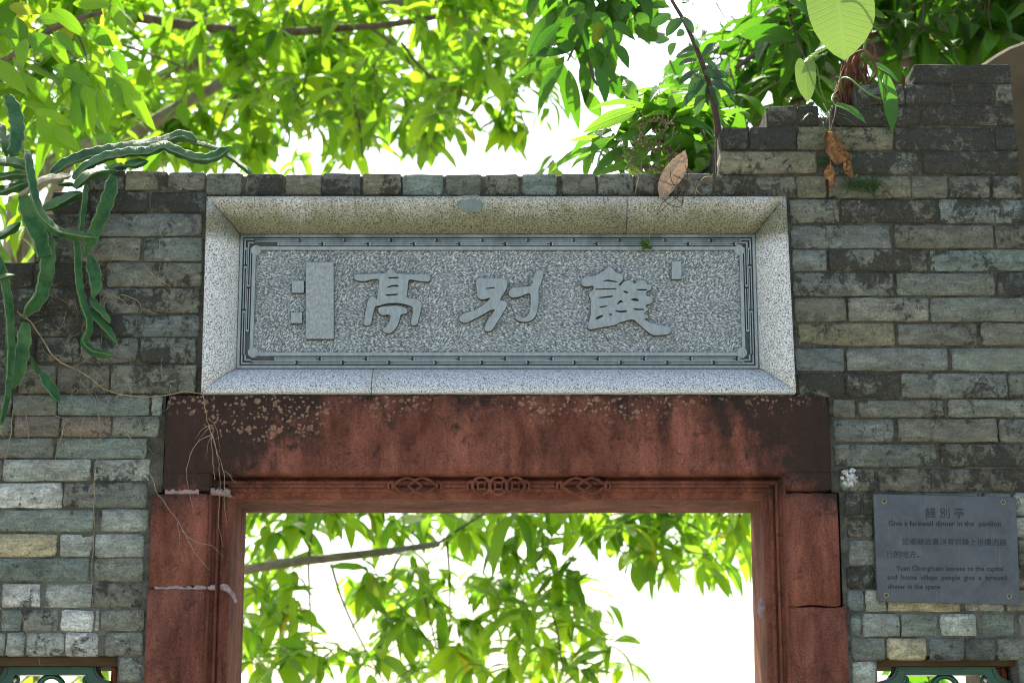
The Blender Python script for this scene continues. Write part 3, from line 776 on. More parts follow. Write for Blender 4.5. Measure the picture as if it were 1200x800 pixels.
# ------------------------------------------------------------------ inscribed tablet in its granite frame
tablet = thing('inscribed_tablet', 'grey carved stone name tablet framed in speckled granite above the doorway', 'tablet', (XW(583, 345), 0.06, ZW(461)))
YO, YI = -0.022, 0.048
ox0, ox1 = (XW(242, 230, YO)+XW(235.5, 460, YO))/2, (XW(921.5, 230, YO)+XW(933, 460, YO))/2
oz0, oz1 = ZW(460, YO), ZW(230, YO)
ix0, ix1 = (XW(282, 275, YI)+XW(277.5, 432, YI))/2, (XW(884, 275, YI)+XW(889, 432, YI))/2
iz0, iz1 = ZW(432, YI), ZW(275.5, YI)
def bar_prof(t):
    """convex section from the outer arris (t=0) to the inner edge (t=1): fraction inward, depth"""
    a = t*math.pi/2
    return math.sin(a)**0.9*0.55+t*0.45, YO+(YI-YO)*(0.35*t+0.65*(1-math.cos(a)))
def bar(corner_a, corner_b, inner_a, inner_b, s0, s1, n=1):
    """strip of frame between s0..s1 along outer edge a->b, mitred where s is 0 or 1"""
    m = MB(); vs = []; K = 8; L = 10
    oa, ob, ia, ib = [Vector((p[0], 0, p[1])) for p in (corner_a, corner_b, inner_a, inner_b)]
    axis = (ob-oa).normalized(); o_s0 = oa+(ob-oa)*s0; o_s1 = oa+(ob-oa)*s1
    inward = (ia-oa)-axis*(ia-oa).dot(axis)
    g = 0.0008
    for l in range(L+1):
        for k in range(-2, K+2):
            t = min(1, max(0, k/K)); fr, yy = bar_prof(t)
            e0 = (oa+(ia-oa)*fr) if s0 == 0 else o_s0+inward*fr
            e1 = (ob+(ib-ob)*fr) if s1 == 1 else o_s1+inward*fr
            p = e0.lerp(e1, l/L)
            if l == 0: p = p+axis*g
            if l == L: p = p-axis*g
            if k < 0: yy = 0.12 if k == -2 else YO+.0025
            if k == 0: p = p+inward.normalized()*.002
            if k == K+1: yy = 0.12
            vs.append((p.x, yy, p.z))
    n = K+4
    fs = []
    for l in range(L):
        for q in range(n-1): fs.append((l*n+q, (l+1)*n+q, (l+1)*n+q+1, l*n+q+1))
    fs.append(tuple(range(n))); fs.append(tuple(L*n+q for q in range(n-1, -1, -1)))
    m.add(vs, fs, 0, True)
    for i in range(len(m.sm)-2, len(m.sm)): m.sm[i] = False
    return m.build('frame_bar', M['granite'], tablet)
TLo, TRo, BLo, BRo = (XW(242,230,YO), oz1), (XW(921.5,230,YO), oz1), (XW(235.5,460,YO), oz0), (XW(933,460,YO), oz0)
TLi, TRi, BLi, BRi = (XW(282,275,YI), iz1), (XW(884,275,YI), iz1), (XW(277.5,432,YI), iz0), (XW(889,432,YI), iz0)
sj = (735-242)/(921.5-242); sb = (435-235.5)/(933-235.5)
tb = bar(TRo, TLo, TRi, TLi, 0, 1-sj); tb2 = bar(TRo, TLo, TRi, TLi, 1-sj, 1)
bar(BLo, BRo, BLi, BRi, 0, sb); bar(BLo, BRo, BLi, BRi, sb, 1)
bar(TLo, BLo, TLi, BLi, 0, 1); bar(BRo, TRo, BRi, TRi, 0, 1)
blob_patch('cement_dab', [(537,230),(545,229),(558,229),(568,231),(567,240),(562,248),(550,249),(538,246),(535,238)], YO+.006, .004, M['patch'], tb2, 0.8)

# slab: back, fret border, chiselled field, raised characters
YS = YI-0.006
slab = MB()
slab.box(ix0-.012, ix1+.012, YI+.006, .14, iz0-.012, iz1+.012)
slab_o = slab.build('slab', M['slate_groove'], tablet)
bw = 18.5*MM*1.03
fx0, fx1, fz0, fz1 = ix0+bw, ix1-bw, iz0+bw*.98, iz1-bw*1.02
def ridge(m, x0, x1, z0, z1, y0, yb=None): m.box(x0, x1, y0, yb if yb is not None else YI+.007, z0, z1)
fb = MB()
def rect_ring(m, d, w, y):
    """raised fillet d in from the slab edge, w wide"""
    a0, a1, c0, c1 = ix0+d, ix1-d, iz0+d, iz1-d
    ridge(m, a0, a1, c1-w, c1, y); ridge(m, a0, a1, c0, c0+w, y)
    ridge(m, a0, a0+w, c0+w+.0001, c1-w-.0001, y); ridge(m, a1-w, a1, c0+w+.0001, c1-w-.0001, y)
px_ = MM*1.03
rect_ring(fb, 0.0005, 3.0*px_, YS)
rect_ring(fb, 14.6*px_, 3.9*px_, YS-.001)
# key-fret: two staggered rows of hooked bars
step = 53*px_
def fret_row(horizontal, near, lo, hi):
    d1, d2 = 5.0*px_, 9.4*px_
    t = 1.9*px_; hh = 3.7*px_
    k = 0; s = lo
    while s < hi:
        for row, (d, off) in enumerate(((d1, 0), (d2, step/2))):
            a, e = s+off+.8*px_, s+off+step-1.6*px_
            a = max(a, lo); e = min(e, hi)
            if e-a < 6*px_: continue
            if horizontal:
                z = (iz1-d-hh) if near else (iz0+d)
                for rect in ((a, e, z+hh-t*.55, z+hh), (a, e, z, z+t*.55)):
                    ridge(fb, rect[0], rect[1], rect[2], rect[3], YS)
                ridge(fb, (a if row else e-t), (a+t if row else e), z+t*.56, z+hh-t*.56, YS)
                ridge(fb, a+t*1.6, e-t*1.6, z+t*.75, z+hh-t*.75, YS+.0024)
            else:
                x = (ix0+d) if near else (ix1-d-hh)
                for rect in ((x, x+t*.55, a, e), (x+hh-t*.55, x+hh, a, e)):
                    ridge(fb, rect[0], rect[1], rect[2], rect[3], YS)
                ridge(fb, x+t*.56, x+hh-t*.56, (a if row else e-t), (a+t if row else e), YS)
        s += step
cn = 16*px_
fret_row(True, True, ix0+cn, ix1-cn); fret_row(True, False, ix0+cn, ix1-cn)
fret_row(False, True, iz0+cn, iz1-cn); fret_row(False, False, iz0+cn, iz1-cn)
# mitred return lines and notched discs in the four corners
for sx in (0, 1):
    for sz in (0, 1):
        for d in (5.0, 9.0):
            w = 1.6*px_; L0 = (cn-d*px_)
            ax = ix0+d*px_ if not sx else ix1-d*px_-w
            az = iz0+d*px_ if not sz else iz1-d*px_-w
            ridge(fb, ax, ax+w, (az if not sz else az+w-L0), (az+L0 if not sz else az+w), YS-.0004)
            ridge(fb, (ax+w+.0001 if not sx else ax+w-L0), (ax+L0 if not sx else ax-.0001), az, az+w, YS-.0004)
        cx = fx0+.2*px_ if not sx else fx1-.2*px_; cz = fz0+.2*px_ if not sz else fz1-.2*px_
        ring = [(cx+6*px_*math.cos(2*math.pi*k/14), cz+6*px_*math.sin(2*math.pi*k/14)) for k in range(14)]
        vs = [(x, YS-.002, z) for x, z in ring]+[(x, YI+.006, z) for x, z in ring]
        fb.add(vs, [tuple(range(13, -1, -1))]+[(k, (k+1)%14, 14+(k+1)%14, 14+k) for k in range(14)], 0, False)
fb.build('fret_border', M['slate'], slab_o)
# chiselled field as real relief
fm = MB(); NX, NZ = 560, 112
vs = np.zeros((NX+1, NZ+1, 3))
rgn = np.random.RandomState(4)
def value_noise(nx, nz, cx, cz):
    gx, gz = max(2, int(nx/cx)+3), max(2, int(nz/cz)+3)
    G = rgn.rand(gx, gz); X = np.arange(nx)/cx; Z = np.arange(nz)/cz
    i = X.astype(int); j = Z.astype(int); fx_ = (X-i)[:, None]; fz_ = (Z-j)[None, :]
    a = G[np.ix_(i, j)]; b_ = G[np.ix_(i+1, j)]; c = G[np.ix_(i, j+1)]; d = G[np.ix_(i+1, j+1)]
    return (a*(1-fx_)+b_*fx_)*(1-fz_)+(c*(1-fx_)+d*fx_)*fz_
H = 0.55*value_noise(NX+1, NZ+1, 5, 2.2)+0.45*value_noise(NX+1, NZ+1, 2, 2)+0.4*value_noise(NX+1, NZ+1, 2.2, 5)
H = (H-H.min())/(H.max()-H.min())
X = np.linspace(fx0+.0005, fx1-.0005, NX+1); Z = np.linspace(fz0+.0005, fz1-.0005, NZ+1)
vs[..., 0] = X[:, None]; vs[..., 2] = Z[None, :]; vs[..., 1] = YI+.0035-0.0065*H
idx = np.arange((NX+1)*(NZ+1)).reshape(NX+1, NZ+1)
fcs = np.stack([idx[:-1, :-1], idx[1:, :-1], idx[1:, 1:], idx[:-1, 1:]], -1).reshape(-1, 4)
me = bpy.data.meshes.new('chiselled_field'); me.from_pydata(vs.reshape(-1, 3).tolist(), [], fcs.tolist()); me.materials.append(M['slate_field'])
fo = bpy.data.objects.new('chiselled_field', me); COL.objects.link(fo); attach(fo, slab_o)

YC = YI-0.0115       # face of the raised characters
def glyph(name, polys, ox, oz, sc, mat='slate', y=YC):
    """raised character from outlines (first ones solid, holes inside) given in enlarged-photo pixels"""
    cu = bpy.data.curves.new(name, 'CURVE'); cu.dimensions = '2D'; cu.fill_mode = 'BOTH'; cu.extrude = 0.0055; cu.bevel_depth = 0.0008; cu.bevel_resolution = 0
    for pl in polys:
        # round the drawn corners a little
        pts = []
        n = len(pl)
        for i in range(n):
            p0, p1, p2 = pl[i-1], pl[i], pl[(i+1) % n]
            for pq_ in (p0, p2):
                dl = math.hypot(pq_[0]-p1[0], pq_[1]-p1[1]); f = min(.24, 1.1*sc/max(dl, 1e-6)*(.35 if sc == 1.0 else 2.0))
                pts.append((p1[0]*(1-f)+pq_[0]*f, p1[1]*(1-f)+pq_[1]*f))
        sp = cu.splines.new('POLY'); sp.points.add(len(pts)-1); sp.use_cyclic_u = True
        for q, (x, yy) in zip(sp.points, pts):
            w = P(ox+x/sc, oz+yy/sc, y); q.co = (w.x, w.z, 0, 1)
    tmp = bpy.data.objects.new(name, cu); COL.objects.link(tmp)
    dg = bpy.context.evaluated_depsgraph_get(); dg.update()
    me = bpy.data.meshes.new_from_object(tmp.evaluated_get(dg)); bpy.data.objects.remove(tmp)
    me.transform(Matrix(((1,0,0,0),(0,0,-1,y+.0055),(0,1,0,0),(0,0,0,1))))
    me.materials.clear(); me.materials.append(M[mat])
    me.materials.append(M['edge_shade'])  # side faces painted dark to stand in for shade round the relief
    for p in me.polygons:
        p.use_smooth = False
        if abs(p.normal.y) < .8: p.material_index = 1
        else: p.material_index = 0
    o = bpy.data.objects.new(name, me); COL.objects.link(o); attach(o, slab_o)
    return o
TING = [[(572,188),(690,186),(796,182),(803,160),(828,150),(852,162),(862,182),(960,188),(1098,190),(1110,215),(1098,240),(1040,238),(952,220),(945,300),(938,358),(1000,358),(1040,378),(1047,410),(1030,480),(1012,548),(966,546),(984,455),(984,416),(930,398),(870,388),(800,392),(738,410),(716,412),(700,480),(686,548),(636,548),(650,450),(666,372),(690,342),(716,348),(730,372),(740,300),(748,220),(700,222),(640,238),(580,230),(568,210)],
        [(806,209),(886,206),(884,217),(808,219)], [(795,281),(838,262),(886,264),(882,276),(842,274),(800,286)], [(785,330),(882,324),(880,335),(795,342)],
        [(738,428),(760,416),(870,408),(940,424),(946,464),(896,468),(890,505),(868,562),(830,603),(785,600),(768,575),(800,552),(820,520),(828,470),(760,476),(742,456)]]
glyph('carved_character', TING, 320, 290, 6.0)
BIE = [[(250,265),(272,232),(320,244),(440,240),(495,250),(500,285),(485,335),(452,380),(436,415),(465,415),(497,430),(490,465),(430,560),(375,650),(330,657),(315,630),(335,580),(385,510),(403,482),(370,484),(290,532),(170,592),(130,577),(116,550),(150,515),(230,495),(310,450),(362,402),(366,390),(310,406),(280,402),(262,385),(258,330)],
       [(323,317),(402,307),(397,319),(330,326)],
       [(503,352),(530,316),(580,310),(690,302),(700,230),(715,190),(742,170),(775,185),(778,225),(755,290),(738,330),(742,420),(725,520),(690,570),(630,582),(580,572),(548,543),(574,527),(620,548),(660,533),(675,490),(680,420),(678,352),(620,370),(590,386),(520,390)]]
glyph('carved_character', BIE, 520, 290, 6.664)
JIAN = [[(138,262),(165,230),(260,218),(320,180),(355,146),(390,164),(405,195),(465,208),(470,250),(445,276),(432,292),(445,300),(482,260),(530,255),(560,288),(590,258),(640,255),(650,286),(692,292),(685,332),(650,340),(642,378),(692,385),(702,415),(682,442),(652,442),(642,466),(672,484),(642,502),(628,518),(668,532),(660,556),(622,556),(690,592),(740,607),(848,620),(832,678),(700,687),(640,642),(545,556),(430,588),(420,602),(200,642),(188,610),(215,540),(215,402),(200,382),(205,350),(235,332),(240,296),(180,306),(145,298)],
        [(300,268),(342,249),(400,260),(428,266),(420,274),(340,263)], [(246,322),(418,317),(418,327),(246,332)], [(262,390),(390,374),(393,386),(300,398)],
        [(280,461),(345,452),(346,462),(285,472)], [(250,556),(272,534),(320,524),(302,546),(262,566)], [(350,521),(386,514),(376,535)],
        [(470,334),(512,348),(504,360),(470,350)], [(418,442),(448,404),(476,432),(450,427),(426,448)], [(525,402),(570,394),(600,415),(570,421),(535,412)],
        [(566,324),(660,325),(656,337),(580,336)], [(405,486),(440,496),(500,488),(496,506),(440,509),(410,500)], [(540,475),(640,480),(636,490),(560,490)]]
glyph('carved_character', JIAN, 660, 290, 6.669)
def rectpoly(x0, y0, x1, y1): return [[(x0, y0), (x1, y0), (x1, y1), (x0, y1)]]
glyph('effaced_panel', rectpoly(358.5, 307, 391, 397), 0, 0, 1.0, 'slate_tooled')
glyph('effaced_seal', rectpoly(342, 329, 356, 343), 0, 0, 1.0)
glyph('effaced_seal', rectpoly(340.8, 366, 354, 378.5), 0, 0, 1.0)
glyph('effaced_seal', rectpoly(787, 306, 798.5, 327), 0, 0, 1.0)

# ------------------------------------------------------------------ engraved metal plaque
YP = -0.016
pq = [P(1023.3, 578.3, YP), P(1190.5, 582, YP), P(1195.5, 708.5, YP), P(1028.5, 704.3, YP)]
plaque = thing('metal_plaque', 'blue-grey metal plaque with black bilingual text screwed to the right brick wall', 'plaque', (pq[3]+pq[2])/2)
def rounded_plate(c, r, y0, y1, m, n=4):
    out = []
    for i in range(4):
        a, b_, d = c[i], c[i-1], c[(i+1) % 4]
        u = (b_-a).normalized(); v = (d-a).normalized()
        for k in range(n+1):
            t = k/n*math.pi/2
            out.append(a+u*r*(1-math.sin(t))+v*r*(1-math.cos(t)))
    N_ = len(out); bev = .0008; cc = sum(c, Vector())/4
    vs = [(p.x, y1, p.z) for p in out]+[(p.x, y0+bev, p.z) for p in out]+[(lerp(p.x, cc.x, .006), y0, lerp(p.z, cc.z, .006)) for p in out]
    fs = [tuple(range(N_-1, -1, -1)), tuple(2*N_+k for k in range(N_))]
    for r_ in (0, 1):
        for k in range(N_):
            k2 = (k+1) % N_; fs.append((r_*N_+k, r_*N_+k2, (r_+1)*N_+k2, (r_+1)*N_+k))
    m.add(vs, [f[::-1] for f in fs], 0, False)
m = MB(); rounded_plate(pq, .004, YP, -.012, m); plate = m.build('plate', M['steel'], plaque)
ux = (pq[1]-pq[0]).normalized(); uz = (pq[0]-pq[3]).normalized()
for (bx, by) in ((1036, 587), (1175.5, 588), (1038.5, 697), (1182.5, 698)):
    c = P(bx, by, YP); m = MB()
    m.tube([c+Vector((0, 0.0005, 0)), c+Vector((0, -.0015, 0)), c+Vector((0, -.0016, 0))], [.0062, .0062, .0052], 14)
    gr = m.build('grommet', M['rim'], plaque)
    m = MB(); m.tube([c+Vector((0, -.001, 0)), c+Vector((0, -.004, 0)), c+Vector((0, -.0052, 0))], [.0044, .0040, .0024], 12)
    m.build('bolt', M['bolt'], gr)
def text_line(body, x0, x1, ybase, yb1=None, bold=0.0, name='lettering', xh=None):
    cu = bpy.data.curves.new(name, 'FONT'); cu.body = body; cu.size = 1.0; cu.offset = bold; cu.resolution_u = 2
    tmp = bpy.data.objects.new(name, cu); COL.objects.link(tmp)
    dg = bpy.context.evaluated_depsgraph_get(); dg.update()
    me = bpy.data.meshes.new_from_object(tmp.evaluated_get(dg)); bpy.data.objects.remove(tmp)
    co = np.zeros(len(me.vertices)*3); me.vertices.foreach_get('co', co); co = co.reshape(-1, 3)
    mnx, mxx = co[:, 0].min(), co[:, 0].max()
    a = P(x0, ybase, YP); e = P(x1, yb1 if yb1 else ybase, YP)
    sc = (e-a).length/(mxx-mnx); d = (e-a).normalized()
    up = Vector((-d.z, 0, d.x)); sv = sc if xh is None else xh
    out = [tuple(a+d*((v[0]-mnx)*sc)+up*(v[1]*sv)+Vector((0, -.0003, 0))) for v in co]
    me.vertices.foreach_set('co', np.array(out).ravel()); me.materials.clear(); me.materials.append(M['ink'])
    # face the viewer
    if len(me.polygons) and me.polygons[0].normal.y > 0: me.flip_normals()
    me.update()
    o = bpy.data.objects.new(name, me); COL.objects.link(o); attach(o, plate)
    return o
def TP(x, y): return 1010+x/5.516, 570+y/5.516
def tl(body, x0, x1, yb, slope=0.018, bold=0.017):
    a = TP(x0, yb); e = TP(x1, yb+(x1-x0)*slope*0.35)
    text_line(body, a[0], e[0], a[1], e[1], bold)
tl('餞 別 亭', 410, 662, 196, bold=0.004)
tl('Give a farewell dinner in the  pavilion', 172, 900, 251)
tl('是鄉親故裏送袁崇煥上京擺酒餞', 262, 935, 372, bold=0.004)
tl('行的地方。', 158, 372, 455, bold=0.004)
tl('Yuan Chonghuan leavees to the capital', 220, 915, 540)
tl('and  home  village  people  give  a  farewell', 165, 938, 598)
tl('dinner in the space.', 168, 515, 658)

# ------------------------------------------------------------------ glazed lattice tiles in the two openings
def lattice(x0, x1, cxp, label):
    Y0, Y1 = 0.07, 0.13
    zt = ZW(779, Y0); a, c = XW(x0, 785, Y0), XW(x1, 785, Y0); w = c-a; zb = zt-w*0.98
    root = thing('ceramic_lattice', label, 'lattice tile', ((a+c)/2, .1, zb), 'green lattice tiles under the wall')
    def notched(d):
        n = .035
        A, C_, B, T = a+d, c-d, zb+d, zt-d
        pts = []
        for (cx, cz, s0) in ((A, B, 0), (C_, B, 1), (C_, T, 2), (A, T, 3)):
            arc = [(cx+n*math.cos(t)*(1 if cx == A else -1), cz+n*math.sin(t)*(1 if cz == B else -1)) for t in [math.pi/2*k/5 for k in range(6)]]
            # order so that the outline runs counter-clockwise
            pts += arc[::-1] if s0 in (0, 2) else arc
        return pts
    outer, inner, mid = notched(0), notched(.022), notched(.004)
    def ringmesh(m, lo, li, y0, y1):
        n = len(lo)
        vs = [(x, y0, z) for x, z in lo]+[(x, y0, z) for x, z in li]+[(x, y1, z) for x, z in lo]+[(x, y1, z) for x, z in li]
        fs = []
        for k in range(n):
            k2 = (k+1) % n
            fs += [(k, k2, n+k2, n+k), (2*n+k, 3*n+k, 3*n+k2, 2*n+k2), (k, 2*n+k, 2*n+k2, k2), (n+k, n+k2, 3*n+k2, 3*n+k)]
        m.add(vs, fs, 0, False)
    m = MB(); ringmesh(m, outer, inner, Y0, Y1); fr = m.build('frame', M['ceramic'], root)
    m = MB(); ringmesh(m, mid, notched(.007), Y0-.005, Y0+.002); ringmesh(m, notched(.019), notched(.022), Y0-.003, Y0+.002); m.build('frame_bead', M['ceramic'], fr)
    cx, cz = (a+c)/2, (zt+zb)/2
    rr = .030
    top = zt-.022-.006
    for sgn in (1, -1):
        zz = cz+sgn*(top-cz-rr+.004)
        m = MB()
        m.tube([Vector((cx+rr*math.cos(t), Y0+.02, zz+rr*math.sin(t))) for t in [2*math.pi*k/20 for k in range(21)]], .007, 8, cap=False)
        m.build('roundel', M['ceramic'], root)
        for s in (-1, 1):
            m = MB()
            base = Vector((cx+s*(w/2-.052), Y0+.02, cz+sgn*(top-cz-.004)))
            m.tube(smooth_path([base+Vector((s*.016*math.cos(t)*(1-.1*t), 0, -sgn*.014*math.sin(t)*(1-.1*t))) for t in [k*.9 for k in range(6)]], 3), .0045, 6)
            m.build('scroll', M['ceramic'], root)
    m = MB()
    for s in (-1, 1):
        m.tube(smooth_path([Vector((cx+s*rr, Y0+.02, cz+.05)), Vector((cx+s*.07, Y0+.02, cz+.02)), Vector((cx+s*(w/2-.024), Y0+.02, cz))], 5), .006, 8)
        m.tube(smooth_path([Vector((cx+s*rr, Y0+.02, cz-.05)), Vector((cx+s*.07, Y0+.02, cz-.02)), Vector((cx+s*(w/2-.024), Y0+.02, cz))], 5), .006, 8)
    m.tube([Vector((cx, Y0+.02, cz-.09)), Vector((cx, Y0+.02, cz+.09))], .007, 8)
    m.build('tracery', M['ceramic'], root)
lattice(-12, 129, 60, 'green glazed ceramic lattice tile in the opening left of the doorway')
lattice(1033, 1184, 1108, 'green glazed ceramic lattice tile in the opening below the plaque')

# ------------------------------------------------------------------ tan rendered pier behind the wall's right end
pp = [(1128, 96), (1140, 82), (1152, 73), (1168, 62), (1184, 53), (1200, 47), (1222, 44), (1250, 44), (1300, 47)]
Yr = 0.62
m = MB(); fr_ = [P(x, y, Yr) for x, y in pp]
n = len(fr_); vs = []
for yy, ins in ((Yr+.02, .0), (Yr, -.012), (Yr+.33, -.012), (Yr+.31, 0)):
    pass
vs = [(p.x, Yr, p.z-.012) for p in fr_]+[(p.x, Yr+.015, p.z) for p in fr_]+[(p.x, Yr+.32, p.z) for p in fr_]+[(p.x, Yr, 0) for p in fr_]+[(p.x, Yr+.32, 0) for p in fr_]
fs = []
for k in range(n-1):
    fs += [(k, k+1, n+k+1, n+k), (n+k, n+k+1, 2*n+k+1, 2*n+k), (3*n+k, 3*n+k+1, k+1, k), (4*n+k+1, 4*n+k, 2*n+k, 2*n+k+1)]
fs += [(3*n, 0, n, 2*n, 4*n), (4*n-1, 5*n-1, 3*n-1, 2*n-1, n-1)]
m.add(vs, fs, 0, False)
tag(m.build('rendered_pier', M['render']), 'tan rendered pier with sloping shoulder behind the right end of the wall', 'pier')

# ------------------------------------------------------------------ leaves
def leaf_template(width=0.28, droop=0.25, fold=0.22, wave=0.02, seed=0, widest=0.45, acum=1.0, n=7):
    """blade along +Y (0..1), folded along its midrib; returns verts, quads, uvs per vert"""
    rg = random.Random(seed); vs = []; uv = []
    for i in range(n+1):
        t = i/n
        k = (t/widest)**0.75 if t < widest else ((1-t)/(1-widest))**(0.85*acum)
        h = width*0.5*max(0.0, math.sin(min(1, k)*math.pi/2))
        z = -droop*t*t + 0.05*math.sin(t*math.pi)
        yy = t*(1-0.12*droop*t)
        wv = [rg.uniform(-wave, wave) for _ in range(2)]
        vs += [(-h, yy, z+fold*h+wv[0]), (0, yy, z), (h, yy, z+fold*h+wv[1])]
        uv += [(0.5-h/width, t), (0.5, t), (0.5+h/width, t)]
    fs = []
    for i in range(n):
        a = i*3
        fs += [(a, a+1, a+4, a+3), (a+1, a+2, a+5, a+4)]
    return np.array(vs), np.array(fs), np.array(uv)
def mesh_from(vs, fs, uv, name, mat):
    me = bpy.data.meshes.new(name)
    nv, nf = len(vs), len(fs)
    me.vertices.add(nv); me.vertices.foreach_set('co', np.asarray(vs, dtype=np.float32).ravel())
    me.loops.add(nf*4); me.loops.foreach_set('vertex_index', np.asarray(fs, dtype=np.int32).ravel())
    me.polygons.add(nf); me.polygons.foreach_set('loop_start', np.arange(0, nf*4, 4, dtype=np.int32))
    try: me.polygons.foreach_set('loop_total', np.full(nf, 4, dtype=np.int32))
    except Exception: pass
    me.polygons.foreach_set('use_smooth', np.ones(nf, dtype=bool))
    ul = me.uv_layers.new(name='UVMap'); ul.data.foreach_set('uv', np.asarray(uv, dtype=np.float32)[np.asarray(fs).ravel()].ravel())
    me.materials.append(mat); me.update(); me.validate()
    return me
def leaf_matrix(base, d, nrm, length, wscale=1.0):
    d = d.normalized(); nrm = nrm-d*nrm.dot(d)
    if nrm.length < 1e-4: nrm = d.orthogonal()
    nrm.normalize(); x = d.cross(nrm)
    m = Matrix.Identity(4)
    for r in range(3):
        m[r][0] = x[r]*length*wscale; m[r][1] = d[r]*length; m[r][2] = nrm[r]*length; m[r][3] = base[r]
    return m
class Crown:
    """collects leaf placements for one plant; the largest in view become parts, the rest one mass"""
    def __init__(s, temps, mat): s.t = temps; s.mat = mat; s.l = []
    def add(s, base, d, nrm, length, wscale=1.0, k=None, rg=random):
        s.l.append((leaf_matrix(Vector(base), Vector(d), Vector(nrm), length, wscale), k if k is not None else rg.randrange(len(s.t))))
    def finish(s, parent, nparts, name='leaf', mass='foliage'):
        sc = []
        for i, (m, k) in enumerate(s.l):
            c = m @ Vector((0, .5, 0)); px, py, w = project(c)
            vis = 0 < px < 1200 and 0 < py < 800
            if vis and 190 < py < 800:
                door = 290 < px < 880 and py > 602
                if c.y > 0.1 and not door and py > (210 if 250 < px < 840 else 215 if px < 250 else 130): vis = False
            sc.append((-(m.to_scale().y/w) if vis else 1, i))
        sc.sort(); own = [i for v, i in sc[:nparts] if v < 0]; rest = [i for v, i in sc if i not in set(own)]
        mes = [mesh_from(t[0], t[1], t[2], name, s.mat) for t in s.t]
        inv = WM(parent).inverted()
        for i in own:
            m, k = s.l[i]; o = bpy.data.objects.new(name, mes[k]); COL.objects.link(o)
            o.parent = parent; o.matrix_parent_inverse = inv; o.matrix_basis = m
        if rest:
            VV, FF, UU = [], [], []; b = 0
            for i in rest:
                m, k = s.l[i]; A = np.array(m); t = s.t[k]
                VV.append(t[0] @ A[:3, :3].T + A[:3, 3]); FF.append(t[1]+b); UU.append(t[2]); b += len(t[0])
            me = mesh_from(np.concatenate(VV), np.concatenate(FF), np.concatenate(UU), mass, s.mat)
            o = bpy.data.objects.new(mass, me); COL.objects.link(o); attach(o, parent); o['kind'] = 'stuff'
def in_poly(x, y, poly):
    c = False; n = len(poly)
    for i in range(n):
        x0, y0 = poly[i]; x1, y1 = poly[i-1]
        if (y0 > y) != (y1 > y) and x < (x1-x0)*(y-y0)/(y1-y0)+x0: c = not c
    return c
def rand_in(poly, rg):
    xs_ = [p[0] for p in poly]; ys_ = [p[1] for p in poly]
    while True:
        x, y = rg.uniform(min(xs_), max(xs_)), rg.uniform(min(ys_), max(ys_))
        if in_poly(x, y, poly): return x, y
def spray(crown, wood, c, rg, n, L, twig=None, spread=(0.45, 1.0), down=(0.15, 1.0), rt=0.0028):
    """a drooping whorl of leaves on the end of a twig"""
    c = Vector(c); az0 = rg.uniform(0, 6.28)
    tw = twig if twig is not None else Vector((rg.uniform(-.5, .5), rg.uniform(-.4, .4), rg.uniform(.3, .9))).normalized()*rg.uniform(.12, .28)
    p0 = c+tw; mid = (p0+c)/2+Vector((rg.uniform(-.02, .02), rg.uniform(-.02, .02), rg.uniform(0, .03)))
    path = smooth_path([p0, mid, c], 3)
    wood.tube(path, [rt*1.25-(rt*.7)*i/(len(path)-1) for i in range(len(path))], 5, cap=False)
    for i in range(n):
        az = az0+i*2.4+rg.uniform(-.4, .4); hz = rg.uniform(*spread); dn = rg.uniform(*down)
        t = rg.random()**1.4*0.95
        b = c+tw*t
        d = Vector((math.cos(az)*hz, math.sin(az)*hz, -dn))
        up = Vector((rg.uniform(-.5, .5), rg.uniform(-.5, .5), 1))
        crown.add(b, d, up, L*rg.uniform(.5, 1.2), rg.uniform(.7, 1.15), None, rg)
TA = [leaf_template(w_, dr, .25, .015, k, .48) for k, (w_, dr) in enumerate(((.32, .1), (.37, .3), (.29, .5), (.40, -.15), (.34, .7), (.36, .0), (.28, .3)))]
TH = [leaf_template(w_, dr, .22, .012, 10+k, .45, 1.15, 9) for k, (w_, dr) in enumerate(((.27, .2), (.30, .35), (.25, .5), (.33, .15)))]
TB = [leaf_template(w_, dr, .20, .012, 20+k, .50, .9, 9) for k, (w_, dr) in enumerate(((.38, .15), (.42, .3), (.35, .4), (.45, .1)))]
TD = [leaf_template(w_, dr, .15, .01, 30+k, .5, .8, 8) for k, (w_, dr) in enumerate(((.50, .1), (.55, .25), (.45, .3)))]

def limb(parent, pts, r0, r1, mat, name='branch', n=8, sub=5, wob=0.0):
    path = smooth_path(pts, sub); k = len(path)-1; m = MB()
    m.tube(path, [lerp(r0, r1, i/k)*(1+.08*mnoise.noise(p*6)) for i, p in enumerate(path)], n)
    return m.build(name, mat, parent)

# ---- tall bright tree behind the wall, left and centre
rgA = random.Random(21)
treeA = thing('broadleaf_tree', 'tall sunlit yellow-green tree behind the wall, seen over it and through the doorway', 'tree', (-2.75, 5.2, 0))
limb(treeA, [(-2.75, 5.2, 0), (-2.8, 5.15, 1.2), (-2.65, 5.1, 2.4), (-2.5, 5.0, 3.4), (-2.45, 5.0, 4.6)], .16, .07, M['greybark'], 'trunk', 12)
limb(treeA, [(-2.66, 5.1, 2.3), P(60, 235, 4.2), P(150, 163, 3.9), P(215, 122, 3.8), P(275, 88, 3.8), P(330, 45, 3.8), P(385, -40, 3.8)], .036, .019, M['greybark'])
limb(treeA, [(-2.5, 5.0, 3.4), P(60, -5, 4.4), P(150, 18, 3.7), P(230, 31, 3.6), P(320, 38, 3.6), P(400, 33, 3.6), P(470, 27, 3.6), P(545, 10, 3.7), P(600, -25, 4.0)], .03, .009, M['bark'])
limb(treeA, [(-2.7, 5.15, 1.7), P(150, 690, 4.4), P(250, 674, 4.0), P(330, 660, 3.8), P(400, 652, 3.7), P(460, 645, 3.7), P(514, 637, 3.8)], .029, .014, M['greybark'])
